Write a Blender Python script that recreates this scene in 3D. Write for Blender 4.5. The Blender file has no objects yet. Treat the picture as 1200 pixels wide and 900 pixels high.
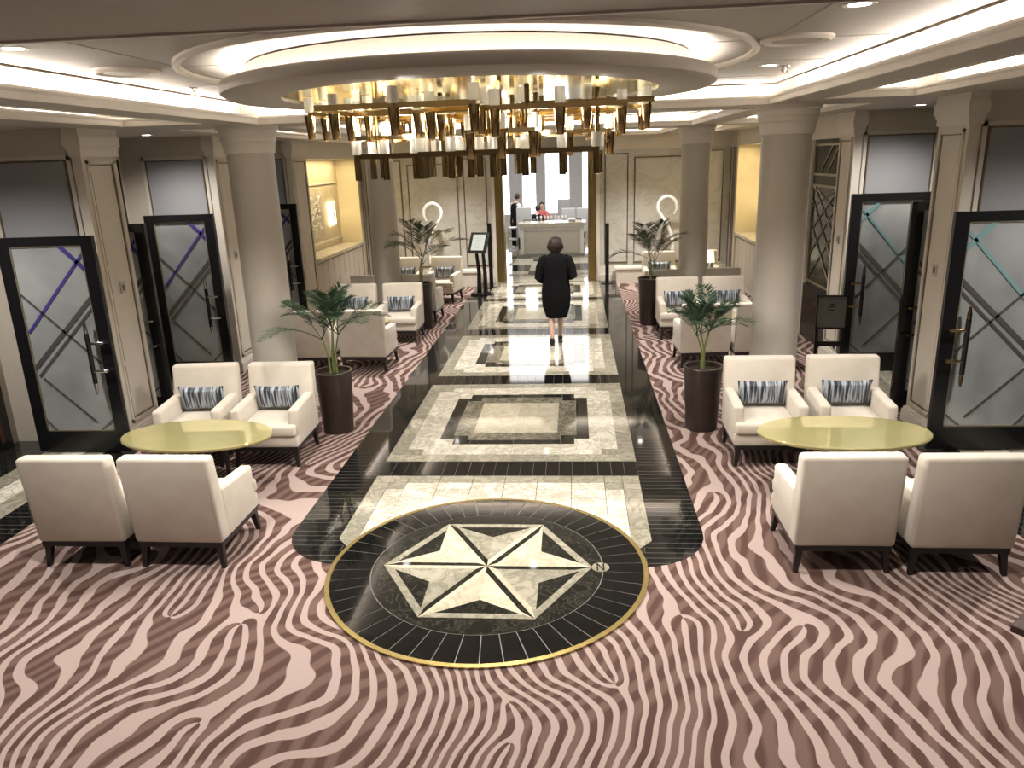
import bpy, bmesh, math, random
from mathutils import Vector, Matrix
PI = math.pi
sc = bpy.context.scene
C = sc.collection

# ------------------------------------------------------------------ camera
cam = bpy.data.cameras.new('camera')
cam.sensor_fit = 'HORIZONTAL'; cam.sensor_width = 36.0
cam.lens = 898.5 / 1200 * 36
cam.shift_x = 1.5 / 1200; cam.shift_y = 0.0
cam.clip_start = .05; cam.clip_end = 300
co = bpy.data.objects.new('camera', cam); C.objects.link(co)
# rows: image right, image down, view direction in world axes
Rr = Vector((0.99641413, 0.07778368, -0.03329545)); Dn = Vector((-0.00994353, -0.28313645, -0.95902809)); Fw = Vector((-0.08402389, 0.95592021, -0.28134772))
m = Matrix((Rr, -Dn, -Fw)).transposed().to_4x4()
co.matrix_world = Matrix.Translation((.677, 0, 2.95)) @ m
sc.camera = co

# ------------------------------------------------------------------ view and world
sc.view_settings.view_transform = 'Standard'; sc.view_settings.look = 'None'
sc.view_settings.gamma = 1.0; sc.view_settings.use_curve_mapping = False
sc.view_settings.exposure = 0.85
w = bpy.data.worlds.new('overcast_sky'); sc.world = w; w.use_nodes = True
w.node_tree.nodes['Background'].inputs[0].default_value = (.93, .95, 1, 1)
w.node_tree.nodes['Background'].inputs[1].default_value = 4.0

# ------------------------------------------------------------------ lights
ZS, ZC = 3.40, 3.60          # soffit underside, coffer ceiling
WARM = (1, .90, .79); LAMP = (1, .94, .87)
def area(name, loc, sx, sy, energy, col=WARM, up=True, shape='RECTANGLE', rot=None):
    l = bpy.data.lights.new(name, 'AREA'); l.shape = shape; l.size = sx; l.size_y = sy
    l.energy = energy; l.color = col
    o = bpy.data.objects.new(name, l); C.objects.link(o); o.location = loc
    o.rotation_euler = rot if rot else ((PI, 0, 0) if up else (0, 0, 0))
    o['label'] = 'hidden warm area light'; o['kind'] = 'structure'
    return o
COVE = 13.0                   # W per metre of cove strip
# central coffers: (y0, y1)
COFFERS = [(2.75, 8.35), (9.12, 13.6), (14.75, 18.55)]
HX = 2.65
for (y0, y1) in COFFERS:
    L = y1 - y0
    for s in (-1, 1):
        area('cove_light', (s * (HX + .22), (y0 + y1) / 2, ZS + .065), .06, L, COVE * L)
    area('cove_light', (0, y1 + .22, ZS + .065), 2 * HX, .06, COVE * 2 * HX)
STRIPS = [(1.2, 7.85), (9.0, 13.6), (14.75, 18.55)]
SX0, SX1 = 3.05, 3.85
for (y0, y1) in STRIPS:
    L = y1 - y0
    for s in (-1, 1):
        area('cove_light', (s * (SX1 + .2), (y0 + y1) / 2, ZS + .065), .06, L, COVE * .8 * L)
        area('cove_light', (s * (SX0 + SX1) / 2, y1 + .2, ZS + .065), SX1 - SX0, .06, COVE * .8)
# fill light added behind the camera without a fixture, then the downlight spots
area('hall_fill', (0, -1.2, 3.34), 5, 2.5, 14, LAMP, up=False)
def spot(loc, energy, angle=120, blend=.9, col=LAMP, size=.06, rot=(0, 0, 0)):
    l = bpy.data.lights.new('downlight_beam', 'SPOT'); l.energy = energy; l.color = col
    l.spot_size = math.radians(angle); l.spot_blend = blend; l.shadow_soft_size = size
    o = bpy.data.objects.new('downlight_beam', l); C.objects.link(o); o.location = loc; o.rotation_euler = rot
    o['label'] = 'beam of a ceiling downlight'; o['kind'] = 'structure'
    return o

# ------------------------------------------------------------------ materials
def new_mat(name):
    mt = bpy.data.materials.new(name); mt.use_nodes = True
    nt = mt.node_tree; b = nt.nodes['Principled BSDF']
    return mt, nt, b
def N(nt, t, **k):
    n = nt.nodes.new(t)
    for a, v in k.items():
        if a.startswith('i_'):
            key = a[2:]; key = int(key) if key.isdigit() else key.replace('_', ' ')
            n.inputs[key].default_value = v
        else: setattr(n, a, v)
    return n
def coords(nt, scale=(1, 1, 1), kind='Object'):
    t = N(nt, 'ShaderNodeTexCoord'); mp = N(nt, 'ShaderNodeMapping'); mp.inputs['Scale'].default_value = scale
    nt.links.new(t.outputs[kind], mp.inputs[0]); return mp.outputs[0]
def wcoords(nt, scale=(1, 1, 1)):
    t = N(nt, 'ShaderNodeNewGeometry'); mp = N(nt, 'ShaderNodeMapping'); mp.inputs['Scale'].default_value = scale
    nt.links.new(t.outputs['Position'], mp.inputs[0]); return mp.outputs[0]
def ramp(nt, fac, stops, interp='LINEAR'):
    r = N(nt, 'ShaderNodeValToRGB'); r.color_ramp.interpolation = interp
    els = r.color_ramp.elements
    while len(els) < len(stops): els.new(.5)
    for e, (p, c) in zip(els, stops): e.position = p; e.color = (*c, 1)
    nt.links.new(fac, r.inputs[0]); return r.outputs[0]
def bump(nt, b, h, strength=.2, dist=.01):
    n = N(nt, 'ShaderNodeBump', i_Strength=strength, i_Distance=dist)
    nt.links.new(h, n.inputs['Height']); nt.links.new(n.outputs[0], b.inputs['Normal'])
def simple(name, col, rough=.5, metal=0, noise=0, nscale=20, bmp=0, coat=0, spec=.5, **k):
    mt, nt, b = new_mat(name)
    b.inputs['Roughness'].default_value = rough; b.inputs['Metallic'].default_value = metal
    b.inputs['Coat Weight'].default_value = coat; b.inputs['Specular IOR Level'].default_value = spec
    c = coords(nt); n = N(nt, 'ShaderNodeTexNoise', i_Scale=nscale, i_Detail=3.0); nt.links.new(c, n.inputs['Vector'])
    d = 1 - noise
    nt.links.new(ramp(nt, n.outputs['Fac'], [(.3, tuple(x * d for x in col)), (.7, tuple(min(1, x * (1 + noise * .6)) for x in col))]), b.inputs['Base Color'])
    if bmp: bump(nt, b, n.outputs['Fac'], bmp, .004)
    return mt
def marble(name, base, vein, scale=2.0, rough=.06, crack=False, vw=.06, dist=1.2):
    mt, nt, b = new_mat(name); b.inputs['Roughness'].default_value = rough
    c = wcoords(nt)
    n = N(nt, 'ShaderNodeTexNoise', i_Scale=scale, i_Detail=6.0, i_Roughness=.65, i_Distortion=dist); nt.links.new(c, n.inputs['Vector'])
    col = ramp(nt, n.outputs['Fac'], [(.5 - vw * 3, base), (.5 - vw / 2, tuple(.45 * a + .55 * v for a, v in zip(base, vein))), (.5, vein), (.5 + vw, tuple(.75 * a + .25 * v for a, v in zip(base, vein))), (.5 + vw * 4, base)])
    oi = N(nt, 'ShaderNodeObjectInfo'); hs = N(nt, 'ShaderNodeHueSaturation')
    mr = N(nt, 'ShaderNodeMapRange'); mr.inputs['To Min'].default_value = .86; mr.inputs['To Max'].default_value = 1.1
    nt.links.new(oi.outputs['Random'], mr.inputs['Value']); nt.links.new(mr.outputs[0], hs.inputs['Value'])
    nt.links.new(col, hs.inputs['Color']); out = hs.outputs[0]
    if crack:
        v = N(nt, 'ShaderNodeTexVoronoi', feature='DISTANCE_TO_EDGE', i_Scale=7.0); nt.links.new(c, v.inputs['Vector'])
        f = ramp(nt, v.outputs['Distance'], [(0, (1, 1, 1)), (.025, (.6, .6, .6)), (.05, (0, 0, 0))])
        mx = N(nt, 'ShaderNodeMix', data_type='RGBA'); mx.inputs[7].default_value = (*vein, 1)
        nt.links.new(f, mx.inputs[0]); nt.links.new(out, mx.inputs[6]); out = mx.outputs[2]
    nt.links.new(out, b.inputs['Base Color']); return mt
def planks(name, base, line, row=.08, width=1.2, mortar=.0035, rough=.05, rot=0):
    mt, nt, b = new_mat(name); b.inputs['Roughness'].default_value = rough
    b.inputs['Specular IOR Level'].default_value = .75
    t = N(nt, 'ShaderNodeNewGeometry'); mp = N(nt, 'ShaderNodeMapping'); mp.inputs['Rotation'].default_value = (0, 0, rot)
    nt.links.new(t.outputs['Position'], mp.inputs[0])
    br = N(nt, 'ShaderNodeTexBrick', i_Scale=1.0, i_Mortar_Size=mortar); br.offset = .5
    br.inputs['Brick Width'].default_value = width; br.inputs['Row Height'].default_value = row
    br.inputs['Color1'].default_value = (*base, 1); br.inputs['Color2'].default_value = (*[x * 1.5 for x in base], 1); br.inputs['Mortar'].default_value = (*line, 1)
    nt.links.new(mp.outputs[0], br.inputs['Vector']); nt.links.new(br.outputs['Color'], b.inputs['Base Color'])
    return mt
M = {}
M['cream_wall'] = simple('cream_wall', (.62, .575, .505), .6, noise=.04, nscale=3)
M['band'] = simple('band_paint', (.52, .47, .40), .6, noise=.03)
M['column'] = simple('column_paint', (.50, .46, .405), .45, noise=.03, nscale=2)
M['ceiling'] = simple('ceiling_paint', (.36, .335, .305), .55, noise=.03, nscale=1.5)
M['soffit'] = simple('soffit_paint', (.40, .37, .33), .5, noise=.03, nscale=1.5)
M['trimwhite'] = simple('white_trim', (.66, .62, .56), .5, noise=.02)
M['greypanel'] = simple('grey_panel_fabric', (.30, .30, .315), .85, noise=.06, nscale=200, bmp=.1)
M['bronze'] = simple('bronze_line', (.16, .12, .08), .4, .3)
M['blackframe'] = simple('black_frame', (.008, .008, .009), .22)
M['darkwood'] = simple('dark_wood', (.018, .010, .008), .35, noise=.3, nscale=8)
M['reddark'] = simple('red_brown_wood', (.05, .02, .016), .4, noise=.3, nscale=12)
M['pot'] = simple('dark_brown_pot', (.035, .022, .018), .4, noise=.15, nscale=12)
M['soil'] = simple('soil', (.03, .02, .012), .95, noise=.4, nscale=60, bmp=.8)
M['brass'] = simple('brass', (.74, .55, .26), .12, 1, noise=.05)
M['brassdark'] = simple('aged_brass', (.24, .17, .08), .25, 1, noise=.1)
M['brassgold'] = simple('brass_inlay', (.70, .55, .22), .25, .9, noise=.08)
M['golddisc'] = simple('gold_disc', (.80, .68, .26), .12, 1, noise=.05, nscale=2)
M['goldjamb'] = simple('gold_jamb', (.32, .23, .10), .28, .9, noise=.1, nscale=3)
M['chrome'] = simple('chrome', (.7, .7, .7), .12, 1)
M['champagne'] = simple('champagne_lacquer', (.62, .57, .27), .06, .5, noise=.05, nscale=5, coat=.6)
M['woodleg'] = simple('black_wood_leg', (.012, .010, .010), .35)
M['black_cloth'] = simple('black_cloth', (.006, .006, .007), .9, noise=.1, nscale=30, spec=.15)
M['skin'] = simple('skin', (.52, .33, .25), .5)
M['hair'] = simple('dark_hair', (.030, .016, .011), .6, noise=.4, nscale=60)
M['white_cloth'] = simple('white_cloth', (.75, .75, .76), .8)
M['red_cloth'] = simple('red_cloth', (.6, .12, .14), .8)
M['pink_cloth'] = simple('pink_cloth', (.7, .3, .35), .8)
M['white'] = simple('white_gloss', (.78, .77, .74), .35)
M['greyfab'] = simple('pale_grey_fabric', (.42, .42, .43), .8, noise=.08, nscale=60)
M['pier_cloth'] = simple('pale_curtain', (.60, .60, .63), .8)
M['darkglass'] = simple('dark_glass', (.02, .019, .017), .12, 0, spec=.25)
M['leaf'] = simple('palm_leaf', (.022, .06, .024), .45, noise=.35, nscale=9)
M['leafpale'] = simple('palm_leaf_dull', (.05, .075, .04), .45, noise=.35, nscale=9)
M['stem'] = simple('palm_stem', (.16, .19, .06), .5, noise=.25, nscale=20)
M['plastic'] = simple('grey_plastic', (.45, .42, .38), .4)
M['paper'] = simple('menu_paper', (.72, .74, .62), .6)
M['signgrey'] = simple('sign_grey', (.16, .155, .15), .5)
M['steel'] = simple('brushed_steel', (.35, .35, .34), .3, .8)
M['strip'] = simple('etched_strip', (.17, .16, .15), .25, .6)
M['reflect_cyan'] = simple('cyan_reflection_strip', (.20, .36, .38), .25, .3)  # colour of a reflected coloured light, painted on the upper door bars
M['reflect_violet'] = simple('violet_reflection_strip', (.07, .06, .26), .25, .3)  # same painted reflection, violet for the left doors
M['stripgold'] = simple('champagne_strip', (.30, .27, .19), .35, .6)
M['glasstube'] = None
def glassdoor():
    mt, nt, b = new_mat('smoked_glass')
    c = wcoords(nt); n = N(nt, 'ShaderNodeTexNoise', i_Scale=1.6, i_Detail=2.0, i_Distortion=.6); nt.links.new(c, n.inputs['Vector'])
    nt.links.new(ramp(nt, n.outputs['Fac'], [(.3, (.26, .28, .29)), (.7, (.42, .44, .44))]), b.inputs['Base Color'])
    b.inputs['Roughness'].default_value = .12; b.inputs['Metallic'].default_value = .25; b.inputs['Specular IOR Level'].default_value = .8
    return mt
M['smoked'] = glassdoor()
def crystal():
    mt, nt, b = new_mat('ribbed_glass')
    b.inputs['Base Color'].default_value = (.95, .95, .90, 1); b.inputs['Roughness'].default_value = .2
    b.inputs['Transmission Weight'].default_value = .55
    b.inputs['Emission Color'].default_value = (1, .93, .78, 1); b.inputs['Emission Strength'].default_value = .05
    c = coords(nt, (1, 1, .1)); wv = N(nt, 'ShaderNodeTexNoise', i_Scale=90.0); nt.links.new(c, wv.inputs['Vector']); bump(nt, b, wv.outputs['Fac'], .6, .01)
    return mt
M['crystal'] = crystal()
def emit(name, col, st):
    mt = bpy.data.materials.new(name); mt.use_nodes = True; nt = mt.node_tree; nt.nodes.clear()
    e = N(nt, 'ShaderNodeEmission'); e.inputs[0].default_value = (*col, 1); e.inputs[1].default_value = st
    o = N(nt, 'ShaderNodeOutputMaterial'); nt.links.new(e.outputs[0], o.inputs[0]); return mt
M['lamp'] = emit('lamp_glow', (1, .95, .85), 12)
M['ringlamp'] = emit('cove_ring_glow', (1, .90, .78), 14)
M['sconcelamp'] = emit('sconce_glow', (1, .82, .45), 14)
M['screen'] = emit('lit_menu_screen', (.93, .95, .82), .45)
def upholstery():
    mt, nt, b = new_mat('cream_upholstery'); b.inputs['Roughness'].default_value = .85
    b.inputs['Sheen Weight'].default_value = .3
    c = coords(nt); n = N(nt, 'ShaderNodeTexNoise', i_Scale=350.0, i_Detail=2.0); nt.links.new(c, n.inputs['Vector'])
    n2 = N(nt, 'ShaderNodeTexNoise', i_Scale=5.0, i_Detail=2.0); nt.links.new(c, n2.inputs['Vector'])
    nt.links.new(ramp(nt, n2.outputs['Fac'], [(.3, (.55, .49, .41)), (.7, (.61, .555, .475))]), b.inputs['Base Color'])
    bump(nt, b, n.outputs['Fac'], .25, .002); return mt
M['cream'] = upholstery()
def pillow_mat():
    mt, nt, b = new_mat('striped_silk'); b.inputs['Roughness'].default_value = .35
    c = coords(nt, (60, 3.5, 3.5)); n = N(nt, 'ShaderNodeTexNoise', i_Scale=1.0, i_Detail=3.0, i_Distortion=.3); nt.links.new(c, n.inputs['Vector'])
    nt.links.new(ramp(nt, n.outputs['Fac'], [(.42, (.012, .014, .022)), (.5, (.10, .115, .15)), (.58, (.36, .40, .44))]), b.inputs['Base Color'])
    bump(nt, b, n.outputs['Fac'], .3, .003); return mt
M['pillow'] = pillow_mat()
def carpet():
    mt, nt, b = new_mat('zebra_carpet'); b.inputs['Roughness'].default_value = .95; b.inputs['Specular IOR Level'].default_value = .1
    g = N(nt, 'ShaderNodeNewGeometry'); P = g.outputs['Position']
    def noisev(scale, off):
        mp = N(nt, 'ShaderNodeMapping'); mp.inputs['Location'].default_value = off; nt.links.new(P, mp.inputs[0])
        n = N(nt, 'ShaderNodeTexNoise', i_Scale=scale, i_Detail=0.0); nt.links.new(mp.outputs[0], n.inputs['Vector']); return n
    def mul(v, s):
        x = N(nt, 'ShaderNodeVectorMath', operation='SUBTRACT'); x.inputs[1].default_value = (.5, .5, .5); nt.links.new(v, x.inputs[0])
        y = N(nt, 'ShaderNodeVectorMath', operation='MULTIPLY'); y.inputs[1].default_value = s; nt.links.new(x.outputs[0], y.inputs[0]); return y.outputs[0]
    def add(a, c_):
        x = N(nt, 'ShaderNodeVectorMath', operation='ADD'); nt.links.new(a, x.inputs[0]); nt.links.new(c_, x.inputs[1]); return x.outputs[0]
    n1 = noisev(.55, (3.1, 7.7, 0)); n2 = noisev(1.5, (11, 2, 5)); n3 = noisev(5.0, (1, 9, 5))
    q = add(add(add(P, mul(n1.outputs['Color'], (1.5, .9, 0))), mul(n2.outputs['Color'], (.52, .35, 0))), mul(n3.outputs['Color'], (.05, .05, 0)))
    s = N(nt, 'ShaderNodeSeparateXYZ'); nt.links.new(q, s.inputs[0]); sp = N(nt, 'ShaderNodeSeparateXYZ'); nt.links.new(P, sp.inputs[0])
    def mth(op, a, c_=None, v=None):
        x = N(nt, 'ShaderNodeMath', operation=op); nt.links.new(a, x.inputs[0])
        if c_ is not None: nt.links.new(c_, x.inputs[1])
        elif v is not None: x.inputs[1].default_value = v
        return x.outputs[0]
    ph = mth('ADD', mth('MULTIPLY', s.outputs['X'], v=2 * PI / .115), mth('MULTIPLY', s.outputs['Y'], v=2 * PI / 1.1))
    # forks in the stripes: phase dislocations
    rr = random.Random(5)
    spots_ = [(rr.uniform(-3.6, 3.6), rr.uniform(1.6, 4.6)) for _ in range(24)] + [(rr.choice((-1, 1)) * rr.uniform(1.8, 4.2), rr.uniform(4.6, 15)) for _ in range(16)]
    for i, (vx, vy) in enumerate(spots_):
        at = mth('ARCTAN2', mth('SUBTRACT', sp.outputs['Y'], v=vy), mth('SUBTRACT', sp.outputs['X'], v=vx))
        ph = mth('ADD' if i % 2 else 'SUBTRACT', ph, mth('MULTIPLY', at, v=2.0 if i % 3 else 3.0))
    sn = mth('SINE', ph)
    # stripe width wanders a little
    n4 = noisev(1.7, (5, 5, 2)); wv = mth('MULTIPLY', mth('SUBTRACT', n4.outputs['Fac'], v=.5), v=.5)
    f = mth('ADD', mth('MULTIPLY', mth('ADD', sn, wv), v=.5), v=.5)
    # faint second pattern in the darker ground
    sn2 = mth('SINE', mth('ADD', mth('MULTIPLY', sp.outputs['X'], v=-34), mth('ADD', mth('MULTIPLY', sp.outputs['Y'], v=22), mth('MULTIPLY', n2.outputs['Fac'], v=26))))
    ground = ramp(nt, mth('ADD', mth('MULTIPLY', sn2, v=.5), v=.5), [(.25, (.085, .048, .040)), (.8, (.145, .092, .078))])
    mask = ramp(nt, f, [(.56, (0, 0, 0)), (.65, (1, 1, 1))])
    mx = N(nt, 'ShaderNodeMix', data_type='RGBA'); nt.links.new(mask, mx.inputs[0]); nt.links.new(ground, mx.inputs[6]); mx.inputs[7].default_value = (.375, .29, .265, 1)
    nt.links.new(mx.outputs[2], b.inputs['Base Color'])
    pile = N(nt, 'ShaderNodeTexNoise', i_Scale=260.0, i_Detail=1.0); nt.links.new(P, pile.inputs['Vector'])
    hh = mth('ADD', mth('MULTIPLY', f, v=.35), pile.outputs['Fac']); bump(nt, b, hh, .35, .006)
    return mt
M['carpet'] = carpet()
M['blacktile'] = planks('black_plank_tile', (.006, .006, .006), (.085, .08, .07))
M['blackplain'] = simple('black_marble_tile', (.007, .007, .007), .05, noise=.3, nscale=6, spec=.75)
M['grout'] = simple('pale_grout', (.16, .15, .13), .35)
M['whitemarble'] = marble('white_marble', (.68, .66, .58), (.40, .36, .28), 3.5, crack=True)
M['creammarble'] = marble('cream_marble', (.54, .505, .40), (.40, .36, .26), 4.0)
M['greymarble'] = marble('grey_beige_marble', (.36, .34, .27), (.20, .185, .14), 5.0)
M['taupemarble'] = marble('taupe_marble', (.25, .235, .18), (.08, .07, .05), 5.0)
M['darkmarble'] = marble('dark_veined_marble', (.012, .012, .010), (.06, .055, .04), 9.0, vw=.012)
M['wallmarble'] = marble('wall_marble', (.58, .565, .52), (.48, .46, .41), 1.3, rough=.25, vw=.04, dist=1.6)
M['nichewall'] = simple('niche_wallpaper', (.60, .52, .36), .5, noise=.06, nscale=5)
M['ledge'] = marble('ledge_marble', (.66, .61, .5), (.45, .4, .3), 4, rough=.2)

# ------------------------------------------------------------------ mesh helpers
def add_box(bm, c, s, rot=None, mi=0):
    r = bmesh.ops.create_cube(bm, size=1.0)
    mat = Matrix.Translation(c) @ (rot.to_4x4() if rot else Matrix.Identity(4)) @ Matrix.Diagonal((*s, 1))
    bmesh.ops.transform(bm, matrix=mat, verts=r['verts']); return r['verts']
def bx(bm, x0, x1, y0, y1, z0, z1):
    return add_box(bm, ((x0 + x1) / 2, (y0 + y1) / 2, (z0 + z1) / 2), (abs(x1 - x0), abs(y1 - y0), abs(z1 - z0)))
def rbox(x0, x1, y0, y1, z0, z1, r=.02, seg=3):
    bm = bmesh.new(); bx(bm, x0, x1, y0, y1, z0, z1)
    bmesh.ops.bevel(bm, geom=bm.edges[:], offset=r, segments=seg, profile=.5, affect='EDGES'); return bm
def add_prism(bm, pts, z0, z1):
    a = [bm.verts.new((x, y, z0)) for x, y in pts]; b = [bm.verts.new((x, y, z1)) for x, y in pts]
    n = len(pts); bm.faces.new(a[::-1]); bm.faces.new(b)
    for i in range(n): bm.faces.new((a[i], a[(i + 1) % n], b[(i + 1) % n], b[i]))
def add_lathe(bm, prof, n=32, c=(0, 0, 0), cap=True, a0=0.0, a1=2 * PI):
    full = abs(a1 - a0 - 2 * PI) < 1e-6; k = n if full else n + 1
    rows = [[bm.verts.new((c[0] + r * math.cos(a0 + (a1 - a0) * i / n), c[1] + r * math.sin(a0 + (a1 - a0) * i / n), c[2] + z)) for i in range(k)] for r, z in prof]
    for j in range(len(prof) - 1):
        for i in range(n):
            q = (i + 1) % k
            bm.faces.new((rows[j][i], rows[j][q], rows[j + 1][q], rows[j + 1][i]))
    if cap and full:
        bm.faces.new(rows[0][::-1]); bm.faces.new(rows[-1])
def add_tube(bm, pts, rad, n=8, flat=1.0):
    pts = [Vector(p) for p in pts]; rr = rad if isinstance(rad, (list, tuple)) else [rad] * len(pts)
    prev = None; rings = []
    for i, p in enumerate(pts):
        t = (pts[min(i + 1, len(pts) - 1)] - pts[max(i - 1, 0)]).normalized()
        u = prev if prev is not None else (Vector((0, 0, 1)) if abs(t.z) < .9 else Vector((1, 0, 0)))
        u = (u - t * u.dot(t)).normalized(); v = t.cross(u); prev = u
        rings.append([bm.verts.new(p + rr[i] * (u * math.cos(2 * PI * k / n) * flat + v * math.sin(2 * PI * k / n))) for k in range(n)])
    for a, b in zip(rings[:-1], rings[1:]):
        for k in range(n): bm.faces.new((a[k], a[(k + 1) % n], b[(k + 1) % n], b[k]))
    bm.faces.new(rings[0][::-1]); bm.faces.new(rings[-1])
def mesh_of(name, bm, m, smooth=False):
    bmesh.ops.recalc_face_normals(bm, faces=bm.faces[:])
    me = bpy.data.meshes.new(name); bm.to_mesh(me); bm.free()
    for x in (m if isinstance(m, (list, tuple)) else [m]): me.materials.append(M[x] if isinstance(x, str) else x)
    if smooth:
        me.shade_smooth()
        try: me.set_sharp_from_angle(angle=math.radians(40))
        except Exception: pass
    return me
def obj(name, bm, m, parent=None, smooth=False, label=None):
    o = bpy.data.objects.new(name, mesh_of(name, bm, m, smooth)); C.objects.link(o); o.parent = parent
    if label: o['label'] = label
    return o
def inst(name, me, parent=None, loc=(0, 0, 0), rot=(0, 0, 0)):
    o = bpy.data.objects.new(name, me); C.objects.link(o); o.parent = parent; o.location = loc; o.rotation_euler = rot; return o
def thing(name, label, cat, loc=(0, 0, 0), rotz=0, group=None):
    o = bpy.data.objects.new(name, None); o.empty_display_size = .1; C.objects.link(o)
    o.location = loc; o.rotation_euler = (0, 0, rotz); return tag(o, label, cat, group)
def tag(o, label, cat=None, group=None):
    o['label'] = label
    if cat: o['category'] = cat
    if group: o['group'] = group
    return o
def struct(name, bm, m, label, smooth=False):
    o = obj(name, bm, m, None, smooth, label); o['kind'] = 'structure'; return o
def dup(root, loc=None, rotz=None, label=None, group=None):
    r = root.copy(); C.objects.link(r)
    if loc is not None: r.location = loc
    if rotz is not None: r.rotation_euler = (0, 0, rotz)
    if label: r['label'] = label
    if group: r['group'] = group
    for ch in list(root.children):
        c = ch.copy(); C.objects.link(c); c.parent = r
        for g in ch.children:
            d = g.copy(); C.objects.link(d); d.parent = c
    return r

# ================================================================== FLOOR
bm = bmesh.new(); bx(bm, -6.2, 6.2, -3.2, 20, -.12, 0)
floor = struct('floor', bm, 'carpet', 'zebra striped brown and pink carpet across the lobby floor')
def rounded(x0, x1, y0, y1, r, n=8):
    pts = []
    for cx, cy, a in ((x0 + r, y0 + r, PI), (x1 - r, y0 + r, 1.5 * PI)):
        for i in range(n + 1): t = a + i * PI / 2 / n; pts.append((cx + r * math.cos(t), cy + r * math.sin(t)))
    return pts + [(x1, y1), (x0, y1)]
bm = bmesh.new(); add_prism(bm, rounded(-1.69, 1.69, 5.15, 19.05, .55), 0, .006)
runway = struct('floor.001', bm, 'blacktile', 'glossy black tiled walkway down the middle of the lobby')
for s in (-1, 1):
    bm = bmesh.new(); x0, x1 = sorted((s * 4.12, s * 6.2)); bx(bm, x0, x1, -3.2, 7.7, 0, .006)
    x0, x1 = sorted((s * 4.42, s * 6.2)); bx(bm, x0, x1, 7.7, 19, 0, .006)
    f = struct('floor.002', bm, 'blacktile', 'glossy black tiled side promenade on the ' + ('left' if s < 0 else 'right'))
    k = 0; y = 1.0
    while y < 14.5:
        for xa, xb, mm in ((4.48, 4.70, 'greymarble'), (4.70, 4.95, 'whitemarble'), (4.95, 5.17, 'greymarble')):
            bm = bmesh.new(); bx(bm, s * xa + .003, s * xb - .003, y + .003, y + .597, .006, .010); obj('tile', bm, mm, f)
        y += .6

# ---- marble panels of the walkway
def panel_mat(x, y, L):
    x = abs(x); i = min(y, L - y)
    def cross(a1, i1, a2, i2): return (x < a1 and i > i1) or (x < a2 and i > i2)
    if cross(.47, .84, .47, .84): return 'creammarble'
    if cross(.68, .75, .51, .61): return 'taupemarble'
    if cross(.82, .64, .66, .48): return 'darkmarble'
    if cross(1.11, .33, .94, .18): return 'whitemarble'
    return 'greymarble'
XB = [-1.27, -1.11, -.94, -.82, -.68, -.66, -.51, -.47, 0, .47, .51, .66, .68, .82, .94, 1.11, 1.27]
CY = 5.12
def marble_panel(y0, y1, fine):
    L = y1 - y0; ins = [0, .18, .33, .48, .61, .64, .75, .84]
    YB = ins + [L / 2] + [L - i for i in ins[::-1]]
    root = bpy.data.objects.new('marble_panel', None); root.empty_display_size = .1; C.objects.link(root); root.parent = runway
    root.location = (0, y0, .006)
    # rectangles: maximal merge along x then along y
    cells = {}
    for j in range(len(YB) - 1):
        for i in range(len(XB) - 1):
            cells[i, j] = panel_mat((XB[i] + XB[i + 1]) / 2, (YB[j] + YB[j + 1]) / 2, L)
    used = set(); out = []
    for j in range(len(YB) - 1):
        for i in range(len(XB) - 1):
            if (i, j) in used: continue
            mm = cells[i, j]; e = i
            while e + 1 < len(XB) - 1 and cells[e + 1, j] == mm and (e + 1, j) not in used and XB[e + 2] - XB[i] < .62: e += 1
            t = j
            while t + 1 < len(YB) - 1 and all(cells.get((q, t + 1)) == mm and (q, t + 1) not in used for q in range(i, e + 1)) and YB[t + 2] - YB[j] < .56: t += 1
            for a in range(i, e + 1):
                for c in range(j, t + 1): used.add((a, c))
            out.append((XB[i], XB[e + 1], YB[j], YB[t + 1], mm))
    far = {}
    g = .0018
    for x0, x1, a, c, mm in out:
        if not fine:
            b_ = far.setdefault(mm, bmesh.new()); bx(b_, x0, x1, a, c, 0, .004); continue
        # leave out what lies under the round medallion
        if max(math.hypot(px, y0 + py - CY) for px in (x0, x1) for py in (a, c)) < 1.19: continue
        b_ = bmesh.new(); bx(b_, x0 + g, x1 - g, a + g, c - g, 0, .004); obj('tile', b_, mm, root)
    for mm, b_ in far.items():
        o = obj('tile', b_, mm, root); o['kind'] = 'stuff'
    bm = bmesh.new(); bx(bm, -1.275, 1.275, -.005, L + .005, 0, .0015); obj('joint', bm, 'brassgold' if not fine else 'grout', root)
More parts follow.
